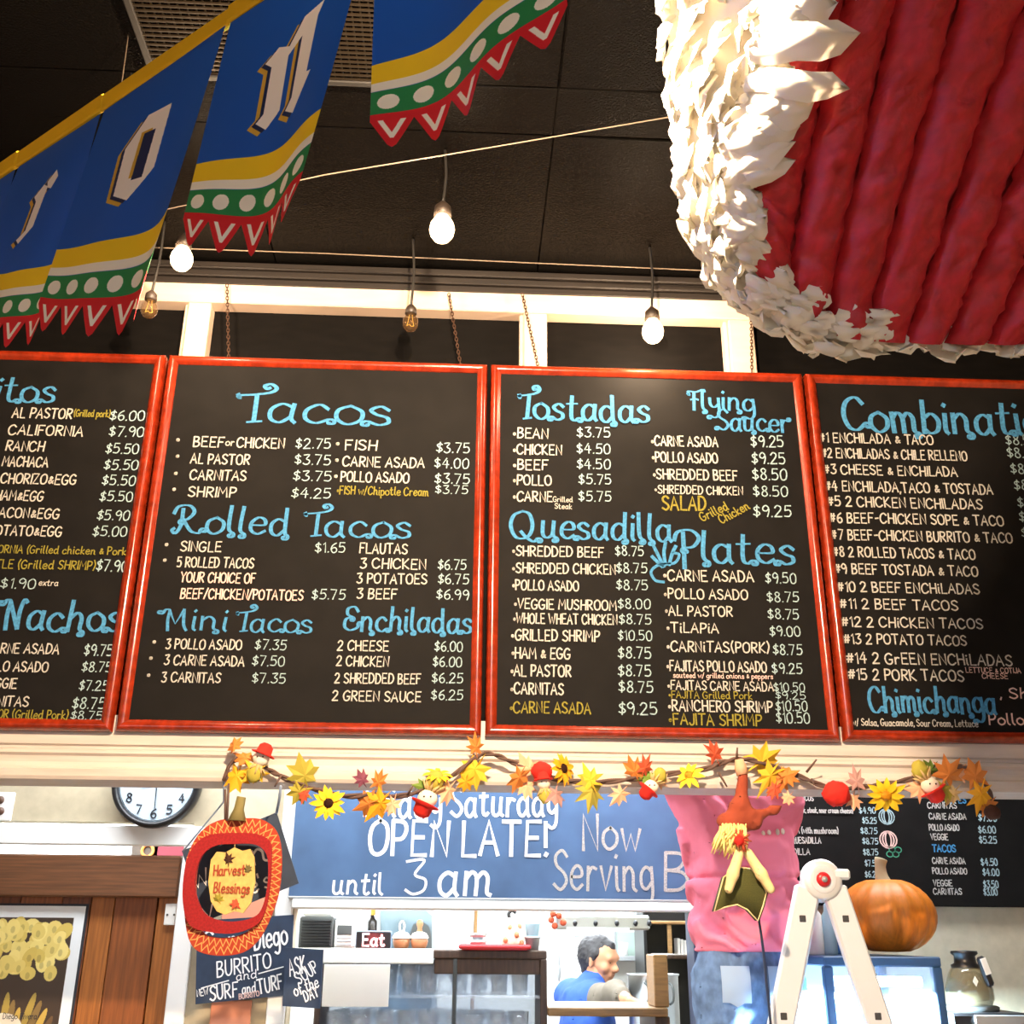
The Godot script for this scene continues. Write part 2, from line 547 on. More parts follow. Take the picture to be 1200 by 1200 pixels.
func grain(m: StandardMaterial3D, freq: float, seed_: int, low: float, scale_: Vector3) -> void:   # uneven tone of the same colour
	m.albedo_texture = noise_map(freq, seed_, [Color(low, low, low), Color.WHITE])
	m.uv1_triplanar = true
	m.uv1_world_triplanar = true
	m.uv1_scale = scale_

func bumps(m: StandardMaterial3D, freq: float, seed_: int, strength: float, scale_: Vector3) -> void:
	m.normal_enabled = true
	m.normal_texture = noise_map(freq, seed_, [], strength)
	m.uv1_triplanar = true
	m.uv1_world_triplanar = true
	m.uv1_scale = scale_

func glow(key: String, c: Color, energy: float) -> StandardMaterial3D:
	var m := mat(key, 255, 255, 255, 0.5)
	m.emission_enabled = true
	m.emission = c
	m.emission_energy_multiplier = energy
	return m

func glassy(key: String, c: Color, rough := 0.03) -> StandardMaterial3D:
	var m := StandardMaterial3D.new()
	m.albedo_color = c
	m.transparency = BaseMaterial3D.TRANSPARENCY_ALPHA
	m.roughness = rough
	M[key] = m
	return m

func make_materials() -> void:
	var m := mat("ceiling", 8, 7, 6, 0.14)
	m.metallic_specular = 0.22
	bumps(m, 0.09, 3, 2.2, Vector3(5, 5, 5))
	mat("transom_black", 12, 10, 9, 0.7)
	M.transom_black.metallic_specular = 0.2
	grain(M.transom_black, 0.03, 5, 0.7, Vector3(1, 4, 1))
	mat("header_brown", 32, 25, 21, 0.6)
	grain(M.header_brown, 0.02, 6, 0.7, Vector3(0.6, 12, 12))
	mat("white_paint", 216, 194, 174, 0.5)
	grain(M.white_paint, 0.01, 7, 0.92, Vector3(1, 5, 1))
	mat("beam_paint", 210, 200, 192, 0.5)
	grain(M.beam_paint, 0.02, 8, 0.9, Vector3(0.7, 6, 6))
	m = mat("frame_wood", 160, 48, 20, 0.22)
	grain(m, 0.03, 9, 0.62, Vector3(3, 3, 3))
	m.clearcoat_enabled = true
	m.clearcoat = 0.6
	m.clearcoat_roughness = 0.12
	m = mat("board_black", 17, 15, 14, 0.75)
	m.metallic_specular = 0.3
	grain(m, 0.02, 10, 0.72, Vector3(1.4, 1.4, 1.4))
	m = mat("board_blue", 78, 110, 150, 0.7)
	grain(m, 0.012, 11, 0.84, Vector3(1.2, 1.2, 1.2))
	mat("sign_navy", 44, 62, 88, 0.6)
	grain(M.sign_navy, 0.02, 12, 0.8, Vector3(2, 2, 2))
	mat("chalk_white", 208, 205, 198, 0.9)
	grain(M.chalk_white, 0.06, 13, 0.72, Vector3(8, 8, 8))
	mat("chalk_pale", 176, 205, 212, 0.9)
	grain(M.chalk_pale, 0.06, 14, 0.7, Vector3(8, 8, 8))
	mat("chalk_blue", 74, 154, 208, 0.9)
	grain(M.chalk_blue, 0.05, 15, 0.7, Vector3(6, 6, 6))
	mat("chalk_yellow", 150, 140, 48, 0.9)
	grain(M.chalk_yellow, 0.06, 16, 0.72, Vector3(8, 8, 8))
	mat("chalk_pink", 218, 184, 176, 0.9)
	mat("chalk_green", 70, 150, 120, 0.9)
	mat("marker_white", 244, 246, 246, 0.8)
	mat("beige_wall", 196, 184, 156, 0.85)
	grain(M.beige_wall, 0.03, 17, 0.92, Vector3(2, 2, 2))
	mat("kitchen_white", 232, 234, 232, 0.7)
	mat("dining_wall", 178, 150, 116, 0.85)
	mat("floor_tile", 150, 128, 106, 0.5)
	grain(M.floor_tile, 0.02, 18, 0.75, Vector3(1, 1, 1))
	for i in 3:
		m = mat("plank_%d" % i, [150, 176, 122][i], [84, 106, 64][i], [36, 44, 26][i], 0.5)
		grain(m, 0.02, 20 + i, 0.72, Vector3(14, 0.7, 14))
	m = mat("rail_wood", 120, 76, 44, 0.5)
	grain(m, 0.02, 24, 0.72, Vector3(0.7, 14, 14))
	m = mat("counter_wood", 150, 112, 66, 0.5)
	grain(m, 0.02, 25, 0.75, Vector3(1, 10, 10))
	m = mat("dark_wood", 78, 56, 42, 0.6)
	grain(m, 0.02, 26, 0.7, Vector3(10, 1, 10))
	mat("black_plastic", 22, 22, 24, 0.35)
	mat("dark_grey", 66, 70, 70, 0.6)
	mat("grey_metal", 150, 154, 156, 0.35, 0.8)
	mat("rust_chain", 74, 50, 36, 0.6, 0.5)
	mat("steel", 190, 194, 196, 0.28, 0.9)
	mat("steel_dull", 168, 172, 174, 0.5, 0.5)
	mat("ladder_metal", 226, 230, 234, 0.42, 0.25)
	mat("ladder_cap", 206, 210, 216, 0.5)
	mat("hole_dark", 60, 62, 66, 0.8)
	mat("red_plastic", 190, 32, 40, 0.35)
	mat("white_plastic", 236, 236, 232, 0.4)
	mat("paper", 240, 240, 236, 0.8)
	mat("salmon_paper", 226, 150, 118, 0.8)
	mat("clock_face", 186, 204, 220, 0.5)
	mat("ink", 40, 44, 52, 0.7)
	mat("navy_paint", 40, 52, 78, 0.5)
	mat("outlet_brown", 96, 70, 56, 0.5)
	mat("poster_red", 104, 18, 34, 0.7)
	mat("poster_dark", 58, 46, 36, 0.7)
	# cloth and paper
	mat("pennant_yellow", 250, 204, 28, 0.75)
	mat("pennant_edge", 24, 30, 54, 0.8)
	m = mat("crepe_red", 214, 36, 48, 0.55)
	grain(m, 0.03, 30, 0.72, Vector3(4, 4, 4))
	bumps(m, 0.05, 31, 2.0, Vector3(4, 4, 4))
	m.rim_enabled = true
	m.rim = 0.25
	m = mat("tissue_white", 246, 243, 232, 0.8)
	m.backlight_enabled = true
	m.backlight = Color(0.5, 0.48, 0.44)
	m = mat("shirt_pink", 240, 128, 152, 0.9)
	m = mat("denim", 116, 148, 190, 0.9)
	grain(m, 0.02, 33, 0.6, Vector3(5, 3, 5))
	m = mat("denim_seam", 150, 172, 196, 0.9)
	mat("skin", 190, 132, 98, 0.6)
	mat("hair", 46, 44, 46, 0.6)
	mat("vest_blue", 38, 76, 156, 0.85)
	mat("shirt_taupe", 100, 92, 80, 0.9)
	mat("eye_dark", 30, 22, 20, 0.3)
	mat("lip", 150, 84, 72, 0.6)
	# garland and decorations
	mat("vine", 92, 70, 62, 0.8)
	mat("petal_yellow", 250, 204, 30, 0.7)
	mat("petal_gold", 232, 168, 24, 0.7)
	mat("seed_brown", 66, 34, 22, 0.9)
	mat("leaf_orange", 204, 124, 52, 0.8)
	mat("leaf_gold", 218, 176, 44, 0.8)
	mat("leaf_olive", 170, 158, 58, 0.8)
	mat("leaf_rust", 182, 74, 42, 0.8)
	mat("leaf_plum", 122, 62, 84, 0.8)
	mat("leaf_green", 104, 132, 46, 0.8)
	mat("leaf_peach", 224, 170, 134, 0.8)
	mat("leaf_mauve", 168, 128, 122, 0.8)
	mat("felt_red", 214, 36, 24, 0.9)
	mat("doll_white", 236, 226, 208, 0.9)
	mat("burlap", 202, 172, 118, 0.9)
	m = mat("felt_crimson", 164, 30, 34, 0.95)
	grain(m, 0.08, 40, 0.8, Vector3(6, 6, 6))
	mat("chevron_rust", 168, 58, 34, 0.9)
	mat("chevron_tan", 236, 160, 92, 0.9)
	mat("plaque_tan", 226, 192, 110, 0.8)
	grain(M.plaque_tan, 0.03, 41, 0.86, Vector3(5, 5, 5))
	mat("plaque_ink", 156, 66, 38, 0.8)
	mat("stem_olive", 122, 112, 66, 0.8)
	mat("hat_brown", 150, 66, 42, 0.95)
	mat("straw_blond", 244, 222, 142, 0.9)
	mat("doll_cream", 240, 216, 158, 0.9)
	m = mat("burlap_green", 92, 94, 44, 0.95)
	grain(m, 0.12, 42, 0.7, Vector3(10, 10, 10))
	m = mat("pumpkin", 232, 132, 28, 0.5)
	grain(m, 0.03, 43, 0.78, Vector3(8, 2, 8))
	mat("pumpkin_stem", 176, 164, 132, 0.8)
	mat("blue_plastic", 60, 110, 170, 0.4)
	mat("case_navy", 36, 66, 100, 0.4)
	mat("ceramic_cream", 232, 216, 196, 0.4)
	mat("ceramic_brown", 178, 120, 82, 0.4)
	mat("pale_blue", 168, 204, 220, 0.4)
	mat("cake_green", 150, 180, 130, 0.7)
	mat("glass_block", 176, 196, 186, 0.3)
	mat("mirror_dark", 120, 140, 150, 0.12, 0.7)
	mat("bottle_black", 30, 26, 24, 0.2)
	mat("gold_label", 214, 178, 84, 0.4, 0.4)
	mat("wire_pale", 120, 104, 88, 0.5)
	mat("wire_black", 20, 18, 16, 0.6)
	mat("ribbon_blue", 150, 170, 200, 0.7)
	mat("vent_brass", 40, 32, 22, 0.45, 0.5)
	glassy("clear_glass", Color(0.9, 0.95, 1.0, 0.2))
	glassy("window_glass", Color(0.9, 0.95, 1.0, 0.06))
	glassy("case_glass", Color(0.8, 0.92, 1.0, 0.12))
	glassy("rack_pane", Color(0.55, 0.64, 0.74, 0.45), 0.25)
	glassy("bulb_glass", Color(0.34, 0.25, 0.15, 0.3))
	glassy("coffee_glass", Color(0.5, 0.47, 0.36, 0.55))
	glow("bulb_lit", Color(1.0, 0.84, 0.62), 14.0)
	glow("filament_off", Color(1.0, 0.8, 0.5), 0.4)
	glow("tube_glow", Color(0.93, 0.97, 1.0), 9.0)
	glow("case_tube", Color(0.75, 0.9, 1.0), 14.0)
	glow("neon_red", Color(1.0, 0.25, 0.3), 1.8)
	mat("bulb_off_metal", 40, 32, 26, 0.5)

# ---------------------------------------------------------------- lamps that the place has
func lamp_omni(parent: Node, p: Vector3, c: Color, energy: float, size: float) -> void:
	var l := OmniLight3D.new()
	l.name = "bulb_light"
	l.light_color = c
	l.light_energy = energy
	l.light_size = size
	l.omni_range = 14.0
	l.omni_attenuation = 2.0
	l.shadow_enabled = true
	parent.add_child(l, true)
	l.position = p - origin_of(parent)

func lamp_area(parent: Node, p: Vector3, size: Vector2, c: Color, energy: float, face := Vector3(-PI / 2.0, 0, 0)) -> void:
	var l := AreaLight3D.new()
	l.name = "panel_light"
	l.light_color = c
	l.light_energy = energy
	l.area_size = size
	l.area_range = 14.0
	l.area_attenuation = 2.0
	l.shadow_enabled = true
	parent.add_child(l, true)
	l.position = p - origin_of(parent)
	l.rotation = face

func bulb(called: String, label: String, p: Vector3, r: float, lit: bool, up_to: Vector3, energy := 0.0) -> void:
	var t := thing(called, label, "light bulb", p + Vector3(0, r * 2.4, 0), "string light bulbs")
	var st := mb(true)
	var prof := [[0.0, -1.25], [0.3, -1.2], [0.62, -1.0], [0.9, -0.6], [1.0, -0.1], [0.93, 0.35], [0.7, 0.8], [0.5, 1.05], [0.5, 1.3]]
	lathe(st, prof.map(func(q): return [q[0] * r, q[1] * r]), 20, Transform3D(Basis(), p))
	obj("glass_bulb", done(st), M.bulb_lit if lit else M.bulb_glass, t)
	st = mb(true)
	lathe(st, [[0.0, 2.6 * r], [0.2 * r, 2.55 * r], [0.36 * r, 2.35 * r], [0.66 * r, 2.0 * r], [0.72 * r, 1.2 * r], [0.6 * r, 1.12 * r], [0.0, 1.12 * r]], 16, Transform3D(Basis(), p))
	obj("socket", done(st), M.bulb_off_metal, t)
	if not lit:
		st = mb()
		for s in [-1.0, 1.0]:
			tube(st, [p + Vector3(0.16 * s * r, 1.1 * r, 0), p + Vector3(0.3 * s * r, 0.1 * r, 0), p + Vector3(0.42 * s * r, -0.5 * r, 0.06 * r)], [0.035 * r], 5)
		tube(st, [p + Vector3(-0.42 * r, -0.5 * r, 0.06 * r), p + Vector3(-0.15 * r, -0.2 * r, -0.1 * r), p + Vector3(0.15 * r, -0.6 * r, 0.1 * r), p + Vector3(0.42 * r, -0.5 * r, 0.06 * r)], [0.05 * r], 5)
		obj("filament", done(st), M.gold_label, t)
	st = mb(true)
	var top := p + Vector3(0, 2.5 * r, 0)
	tube(st, spline([top, top.lerp(up_to, 0.5) + Vector3(0.006, 0, 0), up_to], 4), [0.0045], 6)
	obj("cord", done(st), M.wire_black, t)
	if lit: lamp_omni(t, p, Color(1.0, 0.87, 0.72), energy, r)

func panel_lamp(label: String, x0: float, x1: float, z0: float, z1: float, y: float, c: Color, energy: float) -> void:
	var t := thing("ceiling_light", label, "light", Vector3((x0 + x1) * 0.5, y, (z0 + z1) * 0.5), "ceiling lights behind the beam")
	box("housing", Vector3(x0 - 0.03, y - 0.06, z0 - 0.03), Vector3(x1 + 0.03, y, z1 + 0.03), M.white_plastic, t, 0.01)
	box("diffuser", Vector3(x0, y - 0.075, z0), Vector3(x1, y - 0.058, z1), M.tube_glow, t, 0.004)
	lamp_area(t, Vector3((x0 + x1) * 0.5, y - 0.08, (z0 + z1) * 0.5), Vector2(x1 - x0, z1 - z0), c, energy)

# ---------------------------------------------------------------- the scene
func _ready() -> void:
	rng.seed = 11
	wobble.seed = 4
	wobble.frequency = 0.05
	var cam := Camera3D.new()
	cam.name = "camera"
	add_child(cam)
	cam.position = EYE
	cam.basis = aim
	cam.fov = rad_to_deg(2.0 * atan(600.0 / FOCAL))
	cam.near = 0.05
	cam.current = true

	var sky_m := PhysicalSkyMaterial.new()
	sky_m.energy_multiplier = 1.0
	var sky := Sky.new()
	sky.sky_material = sky_m
	var env := Environment.new()
	env.background_mode = Environment.BG_SKY
	env.sky = sky
	env.background_energy_multiplier = 34.0
	env.tonemap_mode = Environment.TONE_MAPPER_LINEAR
	env.tonemap_exposure = 1.0
	env.sdfgi_enabled = true
	env.ssao_enabled = true
	env.ssil_enabled = true
	var we := WorldEnvironment.new()
	we.name = "world"
	we.environment = env
	add_child(we)
	var sun := DirectionalLight3D.new()
	sun.name = "sun"
	sun.rotation = Vector3(deg_to_rad(-38), deg_to_rad(200), 0)
	sun.light_energy = 1.0
	sun.shadow_enabled = true
	add_child(sun)

	make_materials()
	build_room()
	build_lamps()
	build_boards()
	build_pinata()
	build_banners()
	build_wall_left()
	build_pass_through()
	build_kitchen()
	build_person_on_ladder()
	build_right_side()
	build_garland()
	build_hangings()

func _up(x: float, y: float, z: float) -> Vector3:      # the ceiling above
	return Vector3(at(x, y, z).x, CEIL - 0.001, z)

const BULB_E := 0.6
func build_lamps() -> void:
	var r := 0.027
	bulb("string_bulb", "lit round bulb glowing in front of the white post between the blue pennants", at(213, 303, 0.4), 0.034, true, _up(213, 303, 0.4), BULB_E)
	bulb("string_bulb", "brightest lit bulb alone in the middle against the black ceiling", at(518, 268, 0.6), 0.037, true, _up(518, 268, 0.6), BULB_E)
	bulb("string_bulb", "lit bulb hanging in front of the right-hand transom opening", at(765, 388, 0.15), 0.036, true, _up(766, 388, 0.15), BULB_E)
	bulb("string_bulb", "unlit clear bulb at the edge of the pennant with the letter o", at(175, 362, 0.2), r, false, _up(177, 362, 0.2))
	bulb("string_bulb", "unlit clear bulb hanging before the middle of the white transom bar", at(481, 378, 0.15), r, false, _up(479, 378, 0.15))
	# the strings run on towards the dining room: one more lit bulb beside the pinata, just above the frame
	bulb("string_bulb", "lit bulb beside the upper left of the white tissue pinata", Vector3(0.06, 3.24, 2.0), 0.033, true, Vector3(0.06, CEIL, 2.0), 14.0)
	var st := mb(true)
	tube(st, [_up(100, 288, 0.15), at(120, 288, 0.15), at(380, 297, 0.15), at(620, 308, 0.15), at(870, 319, 0.15), at(1190, 330, 0.15), _up(1210, 330, 0.15)], [0.002], 5)
	tag(obj("hanging_wire", done(st), M.wire_pale), "straight pale wire stretched along the ceiling edge above the transom", "wire")
	st = mb(true)
	tube(st, [_up(110, 262, 1.0), at(120, 262, 1.0), at(380, 205, 1.0), at(580, 172, 1.0), at(780, 138, 1.0), at(900, 115, 1.0), _up(960, 105, 1.0)], [0.0017], 5)
	tag(obj("hanging_wire", done(st), M.wire_pale), "slanting pale wire behind the pennants and the pinata", "wire")
	panel_lamp("long ceiling light panel over the service aisle behind the beam", -1.7, 1.9, -0.72, -0.5, 2.75, Color(0.97, 0.98, 1.0), 6.5)
	panel_lamp("strip light on the kitchen side of the header above the glass rack", -0.55, 0.8, -1.17, -1.12, 1.86, Color(0.95, 0.98, 1.0), 0.5)
	panel_lamp("kitchen ceiling light panel near the pass-through", -0.6, 1.2, -2.5, -1.9, 2.6, Color(0.95, 0.98, 1.0), 10.0)
	panel_lamp("kitchen ceiling light panel near the back wall", -0.6, 1.8, -4.2, -3.6, 2.6, Color(0.95, 0.98, 1.0), 10.0)
	panel_lamp("ceiling light panel beyond the wooden door", -2.7, -1.3, -2.6, -2.0, 2.6, Color(0.95, 0.98, 1.0), 10.0)

func build_room() -> void:
	struct("floor", _b(Vector3(-3.7, -0.1, -5.2), Vector3(3.7, 0, 6.2)), M.floor_tile)
	var c := struct("ceiling", _b(Vector3(-3.7, CEIL + 0.015, -0.2), Vector3(3.7, CEIL + 0.12, 6.2)), M.ceiling)
	# painted ceiling sheets with open joints
	var xs := [-3.5, -2.1, -0.7, 0.225, 1.4, 2.5, 3.5]
	var zs := [-0.05, 0.68, 0.87, 2.1, 3.3, 4.5, 6.0]
	for i in xs.size() - 1:
		for j in zs.size() - 1:
			var tilt := rng.randf_range(-0.0006, 0.0006)
			var st := mb()
			bx(st, Vector3(xs[i] + 0.0012, CEIL + tilt, zs[j] + 0.003), Vector3(xs[i + 1] - 0.0012, CEIL + 0.02, zs[j + 1] - 0.003), 0.002, Transform3D(Basis(Vector3.UP, deg_to_rad(rng.randf_range(-0.3, 0.3))), Vector3.ZERO))
			struct("ceiling_sheet", done(st), M.ceiling, c)
	# wall over the beam: black panels behind a white transom frame
	var w := struct("wall_front", _b(Vector3(-3.6, 2.2, -0.2), Vector3(3.6, CEIL + 0.1, -0.1)), M.transom_black)
	for k in 3:
		var y0 := 3.735 + 0.028 * k
		struct("header_board", _b(Vector3(-3.5, y0, -0.1), Vector3(3.5, y0 + 0.026, -0.03 + 0.008 * k), 0.004), M.header_brown, w)
	var bar_z := -0.035
	var top := at(500, 333.5, bar_z).y
	var low := at(500, 362, bar_z).y
	struct("transom_bar", _b(Vector3(at(130, 335, bar_z).x, low, -0.1), Vector3(at(883, 350, bar_z).x, top - 0.022, bar_z), 0.004), M.white_paint, w)
	struct("transom_bar", _b(Vector3(at(130, 335, bar_z).x, top - 0.02, -0.1), Vector3(at(883, 350, bar_z).x, top, bar_z - 0.004), 0.004), M.white_paint, w)
	for q in [[219, 246], [614, 641], [853, 882]]:
		struct("transom_post", _b(Vector3(at(q[0], 365, bar_z).x, 2.35, -0.1), Vector3(at(q[1], 365, bar_z).x, low, bar_z - 0.003), 0.004), M.white_paint, w)
		struct("transom_post_edge", _b(Vector3(at(q[0], 365, bar_z).x - 0.014, 2.35, -0.1), Vector3(at(q[0], 365, bar_z).x, low, bar_z - 0.02), 0.003), M.white_paint, w)
	# moulded beam under the boards
	var st := mb()
	var y := func(p): return at(600, p, 0.0).y
	var prof := poly([-0.16, y.call(921), 0.012, y.call(921), 0.016, y.call(917), 0.016, y.call(909), 0.002, y.call(906), -0.004, y.call(900), -0.004, y.call(893), 0.004, y.call(890), 0.0, y.call(886), -0.016, y.call(884), -0.016, y.call(881), -0.008, y.call(879), -0.008, y.call(845), -0.16, y.call(845)])
	slab(st, prof, -3.6, 3.6, Transform3D(Basis(Vector3(0, 0, 1), Vector3(0, 1, 0), Vector3(-1, 0, 0)), Vector3.ZERO))
	struct("trim_1", done(st), M.beam_paint)
	# dining room walls, daylight windows behind the camera
	struct("wall_left", _b(Vector3(-3.7, 0, -0.2), Vector3(-3.55, CEIL + 0.1, 6.2)), M.dining_wall)
	struct("wall_right", _b(Vector3(3.55, 0, -0.2), Vector3(3.7, CEIL + 0.1, 6.2)), M.dining_wall)
	for q in [[-3.6, -3.2, 0, 3.9], [-0.12, 0.12, 0, 3.9], [3.2, 3.6, 0, 3.9], [-3.2, -0.12, 0, 0.5], [0.12, 3.2, 0, 0.5], [-3.2, -0.12, 3.2, 3.9], [0.12, 3.2, 3.2, 3.9]]:
		struct("wall_back", _b(Vector3(q[0], q[2], 6.0), Vector3(q[1], q[3], 6.15)), M.dining_wall)
	for q in [[-3.2, -0.12], [0.12, 3.2]]:
		var wd := struct("window_1" if q[0] < 0 else "window_2", _b(Vector3(q[0], 0.5, 6.06), Vector3(q[1], 3.2, 6.066)), M.window_glass)
		for e in [[q[0], q[0] + 0.05, 0.5, 3.2], [q[1] - 0.05, q[1], 0.5, 3.2], [q[0], q[1], 0.5, 0.55], [q[0], q[1], 3.15, 3.2], [(q[0] + q[1]) * 0.5 - 0.025, (q[0] + q[1]) * 0.5 + 0.025, 0.5, 3.2]]:
			struct("window_bar", _b(Vector3(e[0], e[2], 6.03), Vector3(e[1], e[3], 6.1), 0.004), M.white_paint, wd)
	# service wall with a door opening and the pass-through; kitchen shell
	var d1 := -1.028
	var p0 := -0.6
	var p1 := 0.87
	var head := 1.705
	for q in [[-3.6, 3.6, 2.0, 2.8], [d1 + 0.03, p0, 0, 2.0], [p0, p1, head, 2.0], [p0, p1, 0, 0.92], [p1, 3.6, 0, 2.0], [-3.6, -2.4, 0, 2.0]]:
		struct("wall_service", _b(Vector3(q[0], q[2], WALL_Z - 0.1), Vector3(q[1], q[3], WALL_Z)), M.beige_wall)
	struct("ceiling_kitchen", _b(Vector3(-3.7, 2.76, -5.2), Vector3(3.7, 2.86, -0.15)), M.kitchen_white)
	struct("wall_kitchen_back", _b(Vector3(-3.7, 0, -5.2), Vector3(3.7, 2.8, -5.05)), M.kitchen_white)
	struct("wall_kitchen_left", _b(Vector3(-3.7, 0, -5.2), Vector3(-3.55, 2.8, -0.15)), M.kitchen_white)
	struct("wall_kitchen_right", _b(Vector3(3.55, 0, -5.2), Vector3(3.7, 2.8, -0.15)), M.kitchen_white)

func _b(a: Vector3, b: Vector3, bevel := 0.0) -> SurfaceTool:
	var st := mb()
	bx(st, a, b, bevel)
	return done(st)

# ---------------------------------------------------------------- the four big menu boards
func make_board(label: String, x0: float, x1: float, y0: float, y1: float, z := 0.0) -> Node3D:
	var t := thing("menu_board", label, "menu board", Vector3((x0 + x1) * 0.5, y0, z), "large framed menu boards under the transom")
	var prof := [[0.0, -0.03], [0.0, 0.008], [0.005, 0.018], [0.012, 0.023], [0.02, 0.0225], [0.026, 0.019], [0.031, 0.013], [0.034, 0.011], [0.034, -0.02]]
	var cs := [Vector2(x0, y0), Vector2(x1, y0), Vector2(x1, y1), Vector2(x0, y1)]
	var ins := [Vector2(1, 1), Vector2(-1, 1), Vector2(-1, -1), Vector2(1, -1)]
	for k in 4:
		var st := mb(true)
		var k2 := (k + 1) % 4
		for i in prof.size() - 1:
			var p: Array = prof[i]
			var q: Array = prof[i + 1]
			var a: Vector2 = cs[k] + ins[k] * p[0]
			var b: Vector2 = cs[k2] + ins[k2] * p[0]
			var c: Vector2 = cs[k2] + ins[k2] * q[0]
			var d: Vector2 = cs[k] + ins[k] * q[0]
			var n2: Vector2 = (ins[k] + ins[k2]) * 0.5
			var out := Vector3(-n2.x * (q[1] - p[1]), -n2.y * (q[1] - p[1]), q[0] - p[0])
			quad(st, Vector3(a.x, a.y, z + p[1]), Vector3(b.x, b.y, z + p[1]), Vector3(c.x, c.y, z + q[1]), Vector3(d.x, d.y, z + q[1]), out)
		obj("frame_rail", done(st), M.frame_wood, t)
	box("panel", Vector3(x0 + 0.03, y0 + 0.03, z - 0.022), Vector3(x1 - 0.03, y1 - 0.03, z + 0.008), M.board_black, t, 0.0)
	return t

func menu(b: Node, z: float, rows: Array) -> void:
	# rows: [text, x0, x1, y] white; a leading ~ makes it yellow, ^ pink, % pale; $ prices are pale; "=" heading in blue
	for r in rows:
		var s: String = r[0]
		var m: Material = M.chalk_white
		var style := 0
		var h := 11.5
		var weight := 0.14
		if s.begins_with("~"): m = M.chalk_yellow; s = s.substr(1)
		elif s.begins_with("^"): m = M.chalk_pink; s = s.substr(1)
		elif s.begins_with("="): m = M.chalk_blue; s = s.substr(1); style = 2; h = 34.0; weight = 0.1
		elif s.begins_with("$"): m = M.chalk_pale; weight = 0.11
		if r.size() > 4: h = r[4]
		write(b, z, s, r[1], r[2], r[3], h, m, style, -1.0, weight, "chalk_heading" if style == 2 else "chalk_line")

